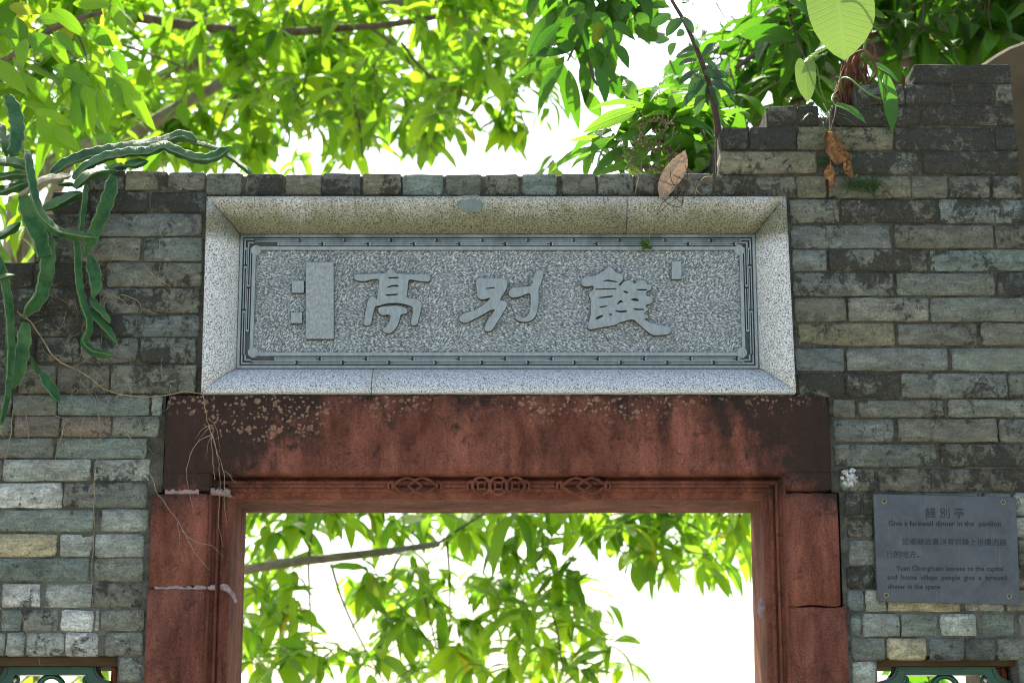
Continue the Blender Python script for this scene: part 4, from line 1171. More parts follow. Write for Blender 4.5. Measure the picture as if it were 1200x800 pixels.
limb(treeA, [P(512, 637, 3.8), P(560, 606, 3.9), P(640, 560, 4.0)], .006, .004, M['bark'])
limb(treeA, [P(640, 560, 4.0), P(720, 580, 4.0), P(790, 605, 4.0), P(850, 640, 4.0)], .011, .004, M['bark'])
limb(treeA, [(-2.45, 5.0, 4.5), (-1.6, 5.0, 5.2), (-.4, 5.2, 5.6), (.8, 5.2, 5.4)], .06, .02, M['greybark'])
crA = Crown(TA, M['leafA']); wdA = MB()
# hanging twigs in the doorway
for pts in ([(369,603),(362,650),(363,700),(366,750),(370,805)], [(388,660),(400,700),(420,745),(450,800)], [(484,652),(495,690),(505,730),(515,775)], [(524,635),(527,680),(527,740)],
            [(586,600),(582,630),(588,670)], [(612,596),(622,640),(636,685),(652,735),(660,790)], [(700,600),(712,625),(730,648),(756,664)], [(760,610),(790,640),(830,650)], [(345,700),(343,750),(350,800)]):
    path = smooth_path([P(x, y, 3.7+rgA.uniform(-.15, .15)) for x, y in pts], 4)
    wdA.tube(path, [.0065-.0035*i/(len(path)-1) for i in range(len(path))], 5)
for pts in ([(120,45),(170,62),(215,80),(240,108)], [(330,60),(345,110),(330,170)], [(430,30),(470,60),(490,90)], [(470,50),(505,90),(560,110)], [(300,95),(270,120),(255,160)], [(395,40),(410,90),(420,150)], [(405,120),(420,140),(425,185)]):
    path = smooth_path([P(x, y, 3.9+rgA.uniform(-.3, .3)) for x, y in pts], 4)
    wdA.tube(path, [.008-.004*i/(len(path)-1) for i in range(len(path))], 5)
DOOR = [(300,615),(325,632),(300,665),(330,690),(305,705),(325,730),(300,752),(330,765),(305,790),(345,720),(345,775),(375,790),(350,612),(395,615),(430,612),(460,620),(500,612),(530,612),(560,618),(545,640),
        (475,690),(440,690),(425,705),(465,715),(455,735),(440,775),(480,745),(420,790),(470,800),(500,700),(520,730),(540,700),(520,770),(555,745),(545,790),(500,795),(575,700),(575,740),(590,650),(600,615),(625,620),(610,690),(620,720),(600,770),(630,745),(650,690),(665,705),(640,655),(650,770),(620,795),(680,700),(690,735),(665,745),(670,790),(705,790),(590,800),(640,800),
        (655,610),(690,612),(720,612),(730,640),(750,660),(765,640),(785,615),(760,610),(800,640),(815,615),(840,612),(862,612),(850,640),(830,660),(865,655),(800,672),(775,680),(845,685),(740,625),(700,625),(870,625)]
for (x, y) in [q for q in DOOR]+[(q[0]+rgA.uniform(-16, 16), q[1]+rgA.uniform(-16, 12)) for q in DOOR]+[(q[0]+rgA.uniform(-12, 12), q[1]+rgA.uniform(-14, 10)) for q in DOOR if q[0] < 345 or q[1] < 640]:
    if x > 720 and y > 688: continue
    Y = 3.6+rgA.uniform(-.5, 1.2)
    spray(crA, wdA, P(x, y-8, Y), rgA, rgA.randint(7, 11), rgA.uniform(.135, .195), twig=Vector((rgA.uniform(-.12, .12), rgA.uniform(-.08, .08), rgA.uniform(.03, .14))), spread=(.4, 1.0), down=(-.35, .9), rt=.0022)
TOPP = [(-60,-60),(660,-60),(655,20),(640,70),(620,120),(560,128),(540,150),(525,182),(480,205),(-60,205)]
for i in range(540):
    x, y = rand_in(TOPP, rgA)
    Y = rgA.uniform(3.2, 6.2)
    spray(crA, wdA, P(x, y-8, Y), rgA, rgA.randint(7, 12), rgA.uniform(.135, .20), spread=(.4, 1.0), down=(-.45, .85))
for (x, y) in ((585,150),(600,140),(570,140),(610,120),(590,165),(630,105),(500,185),(505,165),(640,150),(620,165)):
    spray(crA, wdA, P(x, y-8, 4.2), rgA, 9, .16)
# crown beyond the frame and behind the wall
for i in range(90):
    x, y = rgA.uniform(-420, 700), rgA.uniform(-420, -60)
    spray(crA, wdA, P(x, y, rgA.uniform(3.4, 7.0)), rgA, 9, .18)
for i in range(70):
    x, y = rgA.uniform(-420, 860), rgA.uniform(215, 570)
    spray(crA, wdA, P(x, y, rgA.uniform(2.6, 3.8)), rgA, 8, .17)
for i in range(60):
    x, y = rgA.uniform(-350, 280), rgA.uniform(590, 900)
    spray(crA, wdA, P(x, y, rgA.uniform(3.2, 5.0)), rgA, 8, .17)
for i in range(80):
    x, y = rgA.uniform(-420, -60), rgA.uniform(-60, 215)
    spray(crA, wdA, P(x, y, rgA.uniform(3.4, 6.0)), rgA, 8, .18)
wdA.build('twigs', M['bark'], treeA)['kind'] = 'stuff'
crA.finish(treeA, 300)

# ---- nearer tree with broad leaves at the upper left
rgH = random.Random(8)
treeH = thing('mango_tree', 'near broad-leaved green tree behind the wall at upper left, above the cactus', 'tree', (-2.3, 1.7, 0))
limb(treeH, [(-2.3, 1.7, 0), (-2.32, 1.68, 1.5), (-2.2, 1.6, 2.7), (-2.1, 1.5, 3.6)], .075, .03, M['greybark'], 'trunk', 10)
limb(treeH, [(-2.2, 1.6, 2.6), P(-60, 130, 1.4), P(10, 70, 1.25), P(70, 30, 1.2), P(120, 15, 1.2)], .02, .007, M['bark'])
crH = Crown(TH, M['leafH']); wdH = MB()
def hero(cr, b, t, Y, w=None, nrm=None, dY=0.0, rg=rgH, k=None):
    """one leaf from base pixel to tip pixel"""
    p0, p1 = P(b[0], b[1], Y), P(t[0], t[1], Y+dY)
    d = p1-p0; L = d.length
    k = rg.randrange(len(cr.t)) if k is None else k
    tw = float(np.max(np.abs(cr.t[k][0][:, 0]))*2)
    ws = 1.0 if w is None else (w*MM*(Y+4.72)/4.72/L)/tw
    nn = Vector(nrm) if nrm is not None else Vector((rg.uniform(-.5, .5), -1, rg.uniform(-.2, .7)))
    cr.add(p0, d, nn, L*1.03, ws, k)
for b, t, w in (((128,80),(180,150),26),((126,90),(145,132),22),((125,86),(172,70),16),((98,75),(125,85),20),((100,95),(108,158),22),((90,112),(92,158),22),((60,78),(112,97),26),((35,40),(60,62),28),((55,40),(75,78),16),
                ((62,45),(80,75),14),((18,75),(64,90),14),((20,85),(72,122),20),((-8,70),(32,108),24),((40,130),(85,145),18),((42,138),(80,172),30),((25,120),(85,143),18),((100,30),(132,55),24),((110,35),(142,52),20),((60,10),(100,40),22),((70,25),(40,20),20),
                ((20,20),(25,60),26),((0,35),(22,44),16),((30,45),(22,78),26),((-5,50),(8,60),18),((115,105),(128,152),20),((60,150),(95,172),20),((110,160),(148,168),22),((85,60),(62,35),22),((130,60),(150,85),18),((10,8),(45,14),18),((85,5),(130,2),20),((130,8),(150,35),18)):
    hero(crH, b, t, rgH.uniform(.8, 1.15), w*.85)
HP = [(-160,-120),(120,-120),(140,10),(130,80),(110,150),(60,170),(-160,180)]
for i in range(74):
    x, y = rand_in(HP, rgH)
    spray(crH, wdH, P(x, y-14, rgH.uniform(1.2, 2.0)), rgH, 7, .21)
for i in range(26):
    x, y = rgH.uniform(-260, 60), rgH.uniform(-260, -90)
    spray(crH, wdH, P(x, y, rgH.uniform(1.0, 2.4)), rgH, 8, .23)
for i in range(12):
    x, y = rgH.uniform(-200, 35), rgH.uniform(190, 330)
    spray(crH, wdH, P(x, y, rgH.uniform(.9, 1.8)), rgH, 7, .2)
wdH.build('twigs', M['bark'], treeH)['kind'] = 'stuff'
crH.finish(treeH, 200)

# ---- dark glossy tree, upper right and hanging in from the top
rgB = random.Random(14)
treeB = thing('glossy_leaf_tree', 'dark green glossy-leaved tree behind the wall at upper right', 'tree', (1.95, 2.6, 0))
limb(treeB, [(1.95, 2.6, 0), (1.9, 2.55, 1.4), (1.8, 2.5, 2.6), (1.7, 2.4, 3.7)], .11, .05, M['bark'], 'trunk', 10)
limb(treeB, [(1.85, 2.5, 2.7), P(1180, 70, 2.2), P(1080, 75, 1.9), P(1010, 55, 1.7), P(950, 28, 1.6), P(905, 50, 1.5), P(862, 80, 1.45)], .03, .007, M['bark'])
limb(treeB, [P(1010, 55, 1.7), P(950, 110, 1.6), P(915, 128, 1.5), P(870, 160, 1.4)], .013, .006, M['bark'])
limb(treeB, [(1.7, 2.4, 3.6), P(900, -140, 1.6), P(780, -70, 1.2), P(700, -15, 1.05), P(672, 12, 1.0)], .03, .008, M['bark'])
crB = Crown(TB+TH, M['leafB']); wdB = MB()
BP = [(790,90),(850,60),(900,20),(940,-40),(1290,-60),(1290,110),(1150,80),(1070,95),(1000,110),(960,120),(900,130),(860,150),(820,200),(780,190)]
for i in range(120):
    x, y = rand_in(BP, rgB)
    spray(crB, wdB, P(x, y-12, rgB.uniform(1.3, 3.0)), rgB, 7, .19, spread=(.5, 1.0), down=(-.1, .8))
for i in range(34):
    x, y = rand_in([(845,95),(900,40),(965,20),(965,150),(850,170)], rgB)
    spray(crB, wdB, P(x, y-10, rgB.uniform(1.1, 2.2)), rgB, 7, .18, spread=(.5, 1.0), down=(-.2, .8))
BP2 = [(1040,-60),(1300,-60),(1300,150),(1150,120),(1040,100)]
for i in range(90):
    x, y = rand_in(BP2, rgB)
    spray(crB, wdB, P(x, y-12, rgB.uniform(1.6, 4.2)), rgB, 8, .2)
for i in range(170):      # crown above and beside the frame
    x, y = rgB.uniform(880, 1650), rgB.uniform(-560, -50)
    spray(crB, wdB, P(x, y, rgB.uniform(1.0, 4.5)), rgB, 9, .21)
for i in range(70):
    x, y = rgB.uniform(1205, 1600), rgB.uniform(-60, 380)
    spray(crB, wdB, P(x, y, rgB.uniform(1.3, 3.5)), rgB, 8, .2)
for i in range(26):
    x, y = rgB.uniform(1000, 1350), rgB.uniform(560, 900)
    spray(crB, wdB, P(x, y, rgB.uniform(1.6, 3.5)), rgB, 8, .19)
Z4 = lambda x, y: (600+x/4, y/4)
for b, t, w in (((215,58),(45,215),17),((235,105),(85,255),15),((240,300),(82,508),16),((265,325),(312,600),15),((335,420),(415,550),15),((300,105),(292,255),17),((335,105),(322,290),16),((330,295),(355,455),14),((395,190),(480,385),17),
                ((395,310),(452,465),15),((480,205),(557,310),14),((508,350),(597,490),16),((570,105),(692,195),20),((460,115),(597,172),18),((450,145),(530,215),16),((250,290),(10,312),12),((255,250),(75,245),14),((205,165),(95,255),14),
                ((620,15),(600,110),16),((560,5),(500,90),17),((520,5),(470,130),17),((430,60),(400,130),14),((400,100),(415,230),17),((370,220),(430,330),17),((360,230),(350,330),16),((660,110),(748,60),14),((300,40),(210,80),12),((340,20),(250,70),14),((450,20),(380,60),14),
                ((640,30),(740,20),14),((590,60),(640,130),16),((380,60),(470,150),18),((350,60),(290,140),15),((480,40),(560,120),17),((320,60),(260,60),12),((420,130),(470,270),18),((300,200),(200,250),14)):
    hero(crB, Z4(*b), Z4(*t), rgB.uniform(.75, 1.0), w*1.1, None, rgB.uniform(-.05, .05), rgB, rgB.randrange(4, 8))
    jx, jy = rgB.uniform(-55, 55), rgB.uniform(-60, 25)
    hero(crB, Z4(b[0]+jx, b[1]+jy), Z4(t[0]+jx+rgB.uniform(-30, 30), t[1]+jy), rgB.uniform(1.0, 1.4), w*1.1, None, rgB.uniform(-.08, .08), rgB, rgB.randrange(4, 8))
for pts in ([(672,12),(680,40),(690,70)], [(680,40),(665,72)], [(700,-10),(740,10),(760,15)], [(690,70),(700,100),(725,90)]):
    path = smooth_path([P(x, y, 1.0) for x, y in pts], 4); wdB.tube(path, [.006-.003*i/(len(path)-1) for i in range(len(path))], 5)
for (x, y) in ((640,-15),(690,-5),(720,0),(665,-25),(745,-15)):
    spray(crB, wdB, P(x, y, 1.0), rgB, 8, .19)
wdB.build('twigs', M['bark'], treeB)['kind'] = 'stuff'
crB.finish(treeB, 300)

# ---- leafy shrub showing above the wall right of centre
rgS = random.Random(31)
shr = thing('leafy_shrub', 'light green shrub with long arching leaves peeping over the wall top', 'shrub', P(815, 206, .24))
crS = Crown(TH, M['leafS']); wdS = MB()
for pts in ([(815,207),(800,195),(780,170),(765,150),(745,130)], [(815,206),(790,200),(750,195),(720,180)], [(815,206),(830,195),(835,180),(820,150)]):
    path = smooth_path([P(x, y, .24+.2*k_/len(pts)) for k_, (x, y) in enumerate(pts)], 4); wdS.tube(path, [.008-.005*i/(len(path)-1) for i in range(len(path))], 6)
for b, t, w in (((580,520),(345,602),16),((625,575),(445,612),18),((640,480),(760,392),15),((640,500),(625,440),13),((590,475),(510,350),14),((490,660),(350,692),11),((620,640),(480,640),14),((560,690),(350,792),12),((735,735),(332,800),9),
                ((760,565),(930,590),13),((720,600),(822,672),13),((800,450),(708,492),12),((700,470),(650,540),14),((660,560),(560,620),16),((690,640),(560,720),16),((640,720),(500,770),14),((700,690),(640,790),14),((760,640),(720,760),16),
                ((800,620),(880,680),13),((820,690),(900,640),13),((770,690),(860,790),15),((820,740),(955,700),10),((900,740),(860,800),13),((940,720),(900,790),12),((700,420),(740,500),16),((760,470),(820,560),16),((690,560),(640,500),14),((740,540),(690,620),15),((600,600),(520,560),14),((640,640),(600,720),16)):
    hero(crS, Z4(*b), Z4(*t), rgS.uniform(.22, .5), w*1.2, None, rgS.uniform(-.06, .06), rgS)
for i in range(34):
    x, y = rand_in([(700,150),(760,110),(850,120),(860,225),(700,228)], rgS)
    spray(crS, wdS, P(x, y, rgS.uniform(.3, .75)), rgS, 6, .155, twig=Vector((rgS.uniform(-.04, .04), rgS.uniform(-.03, .03), rgS.uniform(-.05, .05))), spread=(.6, 1), down=(-.4, .6), rt=.0018)
wdS.build('stems', M['bark'], shr)['kind'] = 'stuff'
m = MB()
for i in range(26):
    x, y = rgS.uniform(735, 790), rgS.uniform(140, 200); p = P(x, y, .27)
    for k in range(5): 
        q = p+Vector((rgS.uniform(-.02, .02), rgS.uniform(-.01, .01), rgS.uniform(-.02, .02))); m.tube([p, q], .0012, 4); m.tube([q, q+Vector((.001, 0, .006))], [.003, .0015], 5)
m.build('dry_flower_heads', M['root'], shr)['kind'] = 'stuff'
crS.finish(shr, 300)

# ---- sapling rooted on the wall top
rgD = random.Random(41)
sap = thing('wall_sapling', 'thin dark-stemmed sapling with small dark leaves rooted on the wall step', 'sapling', P(843, 207, .10))
stem = [(843,207),(842,180),(841,150),(837,125),(830,95),(822,72),(812,47),(800,22),(786,-2),(775,-30)]
limb(sap, [P(x, y, .10) for x, y in stem], .0095, .0035, M['darkbark'], 'stem', 8, 5)
crD = Crown(TD, M['leafD'])
for b, t, w in (((795,75),(852,150),11),((800,85),(722,150),15),((740,185),(660,190),10),((770,200),(718,262),11),((745,65),(650,120),12),((860,250),(765,262),10),((872,280),(780,300),10),((890,270),(970,192),11),((900,285),(975,320),11),
                ((910,372),(800,475),11),((912,390),(890,470),12),((920,390),(935,505),13),((930,382),(1012,412),10),((940,365),(1055,435),12),((930,350),(1022,352),11),((880,335),(790,362),10),((880,350),(830,432),11),((770,170),(810,140),9),((850,190),(888,226),8),
                ((870,230),(780,240),10),((900,330),(980,370),12),((905,350),(830,385),11),((925,400),(980,480),12),((915,380),(860,540),13),((830,140),(900,100),10),((800,20),(840,-30),12),((795,10),(860,20),10)):
    hero(crD, Z4(*b), Z4(*t), .10+rgD.uniform(-.05, .05), w, None, rgD.uniform(-.04, .04), rgD)
crD.finish(sap, 60)

# ------------------------------------------------------------------ cactus hanging over the left wall
cac = thing('climbing_cactus', 'dark green three-ribbed climbing cactus draped over the left end of the wall', 'cactus', P(60, 215, .12))
rgC = random.Random(3)
def cstem(pts, w, Y=-.05, roll=0.0, dry=False, taper=1.0, tip=True, ribs=3):
    """winged stem with scalloped margins; pts in photo px (x, y[, Y])"""
    q = [P(p[0], p[1], (p[2] if len(p) > 2 else Y)) for p in pts]
    path = smooth_path(q, 8)
    # even spacing
    L = [0]
    for a, b in zip(path, path[1:]): L.append(L[-1]+(b-a).length)
    tot = L[-1]; N_ = max(10, int(tot/.006)); out = []
    j = 0
    for i in range(N_+1):
        s_ = tot*i/N_
        while j < len(L)-2 and L[j+1] < s_: j += 1
        f = (s_-L[j])/max(1e-9, L[j+1]-L[j]); out.append(path[j].lerp(path[j+1], f))
    W_ = w*MM*0.46; m = MB(); vs = []; fs = []
    t0 = (out[1]-out[0]).normalized(); a = Vector((0, -1, 0)); a = (a-t0*a.dot(t0)).normalized()
    per = rgC.uniform(.026, .034); n = ribs*4
    for i, p in enumerate(out):
        t = (out[min(i+1, N_)]-out[max(i-1, 0)]).normalized()
        a = (a-t*a.dot(t)).normalized(); b = t.cross(a); s_ = i/N_
        env = lerp(1, taper, s_)
        if tip: env *= min(1, ((1-s_)*tot/(W_*1.6))**.6) if s_ < 1 else .12
        env *= min(1, .45+s_*tot/(W_*1.4)*.55)
        for r in range(ribs):
            base = roll*.5-.12+2*math.pi*r/ribs+.2*math.sin(s_*5+r)
            sc_ = 1-.16*abs(math.sin(math.pi*(s_*tot/per+r*.33)))**3
            wob = .06*math.sin(s_*tot/per*3.1+r*2)
            for da, rr in ((-.13, .90*sc_), (0, sc_), (.13, .90*sc_), (math.pi/ribs, .27)):
                an = base+da*(1.0 if abs(da) < .3 else 1.0)+wob*(rr > .5)
                vs.append(p+(a*math.cos(an)+b*math.sin(an))*W_*rr*env)
    mi = []
    for i in range(N_):
        for k in range(n):
            k2 = (k+1) % n
            fs.append((i*n+k, i*n+k2, (i+1)*n+k2, (i+1)*n+k)); mi.append(1 if k % 4 in (0, 1) else 0)
    m.add(vs, fs, 0, True); m.m = mi[:]
    # areoles: small woolly pads in the notches of each rib
    last = [-1]*ribs
    for i in range(1, N_):
        for r in range(ribs):
            cell = int(i/N_*tot/per+r*.33)
            if cell != last[r]:
                last[r] = cell; c = vs[i*n+r*4+1]; e_ = .0016
                m.add([c+Vector(d_)*e_ for d_ in ((1,0,0),(-1,0,0),(0,1,0),(0,-1,0),(0,0,1),(0,0,-1))], [(0,2,4),(2,1,4),(1,3,4),(3,0,4),(2,0,5),(1,2,5),(3,1,5),(0,3,5)], 1, True)
    m.add([vs[k] for k in range(n)], [tuple(range(n-1, -1, -1))]); m.add([vs[N_*n+k] for k in range(n)], [tuple(range(n))])
    return m.build('stem', [M['cactus_dry'], M['cactus_dry']] if dry else [M['cactus'], M['cactus_rim']], cac)
H2 = math.pi/2
cstem([(30,176,-.10),(34,200,-.12),(40,230,-.13),(47,250,-.13),(65,269,-.12),(88,276,-.11),(114,279,-.10)], 15, roll=.5)
cstem([(86,210,.02),(100,197,.02),(122,185,.0),(150,179,-.02),(176,177,-.02),(192,171,-.02),(212,180,-.02),(238,187,-.01),(256,182,0),(271,172,.0)], 17, roll=.9)
cstem([(60,204,.08),(80,191,.08),(105,181,.08),(140,174,.08),(187,167,.08),(212,160,.08),(231,166,.08)], 19, roll=1.3)
cstem([(222,166,.13),(250,173,.13),(271,185,.13),(284,195,.12),(296,205,.11)], 9, roll=.8)
cstem([(132,206,-.05),(127,228,-.06),(119,250,-.06),(108,274,-.05),(99,299,-.045)], 22, roll=1.1)
cstem([(100,216,-.09),(98,238,-.09),(95,258,-.085),(93,274,-.08)], 10, roll=.4)
cstem([(88,280,-.07),(90,300,-.07),(91,325,-.065),(96,353,-.06),(103,374,-.055),(103,388,-.055),(98,400,-.055),(108,411,-.055),(121,415,-.055),(134,416,-.055)], 13, roll=.6)
cstem([(104,300,-.045),(109,318,-.04),(111,335,-.04),(108,350,-.04)], 20, roll=1.4)
cstem([(106,350,-.035),(114,360,-.035),(123,371,-.035),(129,379,-.035)], 12, roll=1.2)
cstem([(105,362,-.03),(115,376,-.03),(126,388,-.03),(135,402,-.03)], 13, roll=.9)
cstem([(26,230,-.09),(36,256,-.09),(44,280,-.09),(50,302,-.085)], 34, roll=1.35, taper=.8, tip=False)
cstem([(52,268,-.075),(55,295,-.075),(53,318,-.07),(46,345,-.065),(33,362,-.06),(27,373,-.06)], 24, roll=1.0)
cstem([(29,378,-.06),(27,400,-.06),(22,428,-.055),(15,455,-.05)], 22, roll=1.2)
cstem([(-4,300,-.085),(3,325,-.085),(8,350,-.085),(11,385,-.08),(11,415,-.08),(9,446,-.075)], 15, roll=.7, tip=False)
cstem([(8,444,-.075),(9,460,-.075),(5,478,-.07),(0,498,-.07)], 10, roll=.8)
cstem([(-12,328,-.11),(2,325,-.11),(17,322,-.11)], 9, roll=.9)
cstem([(33,416,-.03),(40,428,-.03),(48,439,-.03)], 7, roll=.8)
cstem([(48,437,-.035),(55,449,-.035),(62,460,-.035),(70,472,-.035)], 17, roll=1.3)
cstem([(8,112,.05),(17,135,.04),(19,158,.02),(14,182,.0)], 24, roll=1.2, tip=False)
cstem([(-14,150,.10),(-2,150,.09),(6,165,.06),(8,184,.04)], 18, roll=1.0)
cstem([(-20,190,-.02),(5,189,-.03),(22,192,-.04),(34,199,-.04)], 17, roll=1.0)
cstem([(-20,207,-.03),(0,207,-.04),(18,205,-.05),(33,206,-.05)], 14, roll=.9)
cstem([(-20,225,-.03),(0,224,-.04),(18,219,-.05),(35,214,-.06)], 17, roll=1.1)
cstem([(-20,286,-.04),(0,276,-.05),(14,268,-.05),(24,261,-.06)], 15, roll=1.1)
cstem([(50,246,-.05),(66,239,-.05),(82,231,-.05),(97,226,-.05)], 18, roll=1.2)
cstem([(22,228,.0),(38,219,.0),(52,211,-.01),(70,209,-.01),(84,206,0)], 15, roll=1.0, dry=True)
cstem([(88,221,-.05),(100,208,-.05),(116,201,-.04),(138,201,-.02)], 18, roll=1.1)
cstem([(146,193,-.03),(158,192,-.03),(174,189,-.02)], 16, roll=1.0)
cstem([(68,216,-.02),(82,214,-.03),(96,219,-.04)], 12, roll=.5)
cstem([(120,205,.05),(135,196,.05),(150,196,.05)], 14, roll=.8)

# ------------------------------------------------------------------ dry roots creeping over the wall and the lintel
roots = thing('creeping_roots', 'tangle of thin dry roots clinging to the left wall and lintel corner', 'roots', P(140, 462, -.01))
rgR = random.Random(77)
def root(pts, r, mat='root', Y=-.011, name='root', n=5):
    q = []
    for i, p in enumerate(pts):
        yy = p[2] if len(p) > 2 else Y
        q.append(P(p[0], p[1], yy))
    path = smooth_path(q, 5)
    path = [p+Vector((1, 0, .6))*(.0026*mnoise.noise(p*55)+.0016*mnoise.noise(p*170))+Vector((0, -.0015+.002*mnoise.noise(p*40), 0)) for p in path]
    m = MB(); k = len(path)-1
    m.tube(path, [lerp(r, r*.4, i/k)*.72*(1+.35*mnoise.noise(p*120)) for i, p in enumerate(path)], n)
    return m.build(name, M[mat], roots)
YL = YF-.006
root([(20,365),(40,382),(58,410),(72,425),(88,432),(105,442),(120,455),(140,462),(175,465),(200,462,-.02),(217,459,-.026),(235,461,YL),(239,469,YL),(243,490,YL),(247,510,YL),(250,544,YL),(252,562,YL)], .0026, 'root')
root([(247,510,YL),(233,517,YL),(223,533,YL),(219,550,YL),(221,575,YL),(227,600,YL)], .0014, 'greyroot')
root([(247,508,YL),(256,533,YL),(262,554,YL),(263,575,YL),(264,600,YL),(265,618,YL)], .0013, 'greyroot')
root([(246,505,YL),(252,520,YL),(257,550,YL),(258,580,YL),(256,612,YL),(262,640,YL+.02)], .0012, 'greyroot')
root([(246,498,YL),(236,504,YL),(229,514,YL)], .001, 'greyroot'); root([(246,500,YL),(238,509,YL),(232,516,YL)], .001, 'greyroot')
root([(245,490,YL),(253,500,YL),(256,512,YL),(258,530,YL)], .001, 'greyroot'); root([(262,552,YL),(270,558,YL),(276,566,YL)], .0009, 'greyroot')
root([(247,512,YL),(243,524,YL),(242,536,YL)], .0009, 'greyroot'); root([(263,570,YL),(268,580,YL),(276,585,YL)], .0009, 'greyroot')
root([(146,503),(159,522),(173,547),(186,580,YL),(209,611,YL),(227,645,YL),(245,667,YL)], .0016, 'greyroot')
root([(213,622,YL),(230,635,YL),(250,640,YL),(262,652,YL)], .0012, 'greyroot'); root([(208,612,YL),(211,630,YL),(209,650,YL)], .0009, 'greyroot')
root([(113,538),(110,585),(110,640),(107,670),(109,715),(112,750)], .0012)
root([(78,490),(72,512),(66,530),(62,560),(58,580)], .0013); root([(99,487),(95,505),(92,520),(90,527)], .0011)
root([(15,480),(13,510),(7,535),(0,562)], .0014); root([(30,478),(33,500),(33,520)], .0011); root([(116,485),(118,505),(118,527)], .0013)
root([(65,487),(80,492),(95,500)], .001); root([(150,480),(140,497),(131,508)], .001); root([(168,310),(180,322),(198,335),(205,352)], .0013)
root([(186,268),(196,290),(200,312)], .0011); root([(142,345),(160,352),(170,362),(185,368)], .0014); root([(120,340),(140,350),(155,362),(165,368)], .0013)
root([(118,272),(132,280),(136,295),(128,310),(120,322)], .0011); root([(135,290),(145,283),(158,278)], .0009); root([(115,300),(116,330),(118,360),(120,405)], .0012)
root([(97,408),(92,425),(88,436)], .0011); root([(187,282),(187,310),(186,330)], .0009); root([(150,448),(154,460),(152,470),(141,478)], .0014, 'greyroot')
root([(24,715),(30,735),(40,756),(48,780)], .0012); root([(0,712),(8,722),(6,740),(2,770)], .001); root([(143,774),(150,790),(156,806)], .0012)
for i in range(70):
    x, y = rgR.uniform(40, 225), rgR.uniform(285, 475)
    if rgR.random() < .5: x = rgR.uniform(50, 140)
    dx, dy = rgR.uniform(-22, 22), rgR.uniform(4, 34)
    root([(x, y), (x+dx*.4+rgR.uniform(-5, 5), y+dy*.4), (x+dx*.8+rgR.uniform(-5, 5), y+dy*.8), (x+dx, y+dy)], rgR.uniform(.0006, .0011), rgR.choice(['root', 'root', 'darkroot', 'greyroot']), n=4)
for i in range(9):
    x, y = rgR.uniform(0, 180), rgR.uniform(465, 520); dy = rgR.uniform(5, 45)
    root([(x, y), (x+rgR.uniform(-9, 9), y+dy*.5), (x+rgR.uniform(-22, 22), y+dy)], rgR.uniform(.0006, .001), rgR.choice(['root', 'greyroot']), n=4)

# ------------------------------------------------------------------ heart-leaved climber on the right step
phil = thing('heart_leaf_climber', 'heart-leaved climbing plant with shaggy brown base on the right wall step', 'climber', P(990, 122, .08))
def heart_mesh(w_, cup=.12, droop=.2, seed=0):
    half = [(0,0),(.07,.12),(.18,.19),(.31,.18),(.42,.08),(.48,-.08),(.49,-.25),(.475,-.42),(.42,-.59),(.31,-.76),(.14,-.91),(0,-1)]
    rg = random.Random(seed); vs = []; uv = []; fs = []
    n = len(half)
    for i, (u, v) in enumerate(half):
        mv_ = min(0, v)*.98 if i else 0
        for s, k in ((-1, 1.0), (-1, .5), (0, 0), (1, .5), (1, 1.0)):
            x = s*u*k*w_/.96; y = -(mv_+(v-mv_)*k)
            z = cup*(u*k)**2*3-droop*max(0, y)**2+rg.uniform(-.012, .012)*k
            vs.append((x, y, z)); uv.append((.5+s*u*k, max(0, y)))
    for i in range(n-1):
        for k in range(4): fs.append((i*5+k, i*5+k+1, (i+1)*5+k+1, (i+1)*5+k))
    return np.array(vs), np.array(fs), np.array(uv)
def heart(b, t, Y, w, mat, nrm=(0, -1, .25), dY=0., cup=.12, droop=.15, seed=1):
    p0, p1 = P(b[0], b[1], Y), P(t[0], t[1], Y+dY); d = p1-p0; L = d.length
    vs, fs, uv = heart_mesh(w*MM/L, cup, droop, seed)
    me = mesh_from(vs, fs, uv, 'leaf', M[mat]); o = bpy.data.objects.new('leaf', me); COL.objects.link(o)
    attach(o, phil); o.matrix_basis = leaf_matrix(p0, d, Vector(nrm), L)
    return o
heart((980,-8),(993,67),-.02,84,'heart',(0.1,-1,.35),cup=.15,seed=2)['label'] = 'large pale yellow-green heart leaf'
heart((944,76),(946,118),.02,25,'heart',(-.3,-1,.2),seed=3)
heart((1035,98),(1051,152),-.03,24,'heartdark',(.5,-1,.1),seed=4)
heart((984,125),(1017,139),-.05,16,'heartdark',(0,-.55,1),dY=-.04,seed=5)
heart((1028,78),(1056,93),.03,17,'heartdark',(.1,-.7,1),seed=6)
heart((968,58),(934,74),.03,15,'heart',(0,-.35,1),seed=7)
heart((975,50),(952,60),.06,16,'heartdark',(0,-.5,1),seed=8)
def stalk(pts, r, mat='petiole', name='stalk'):
    m = MB(); path = smooth_path([P(*p) for p in pts], 5); m.tube(path, [lerp(r, r*.75, i/(len(path)-1)) for i in range(len(path))], 6); m.build(name, M[mat], phil)
stalk([(990,118,.06),(985,95,.03),(995,92,-.01),(1012,106,-.04),(1024,113,-.04),(1034,116,-.035),(1040,108,-.03),(1035,98,-.03)], .0026)
stalk([(1000,110,.08),(1012,60,.07),(1016,20,.06),(996,-22,.04),(981,-10,.005)], .0032); stalk([(975,122,.06),(960,112,.05),(952,95,.04),(944,76,.02)], .0024)
stalk([(970,124,.05),(962,105,.04),(958,82,.03),(952,70,.03)], .002); stalk([(985,120,.05),(978,110,.0),(975,118,-.04),(984,125,-.05)], .002)
stalk([(1004,62,.05),(1013,60,.02),(1022,70,.0),(1027,85,.0),(1018,97,.02),(1008,104,.05)], .0042, 'husk', 'dry_stalk')
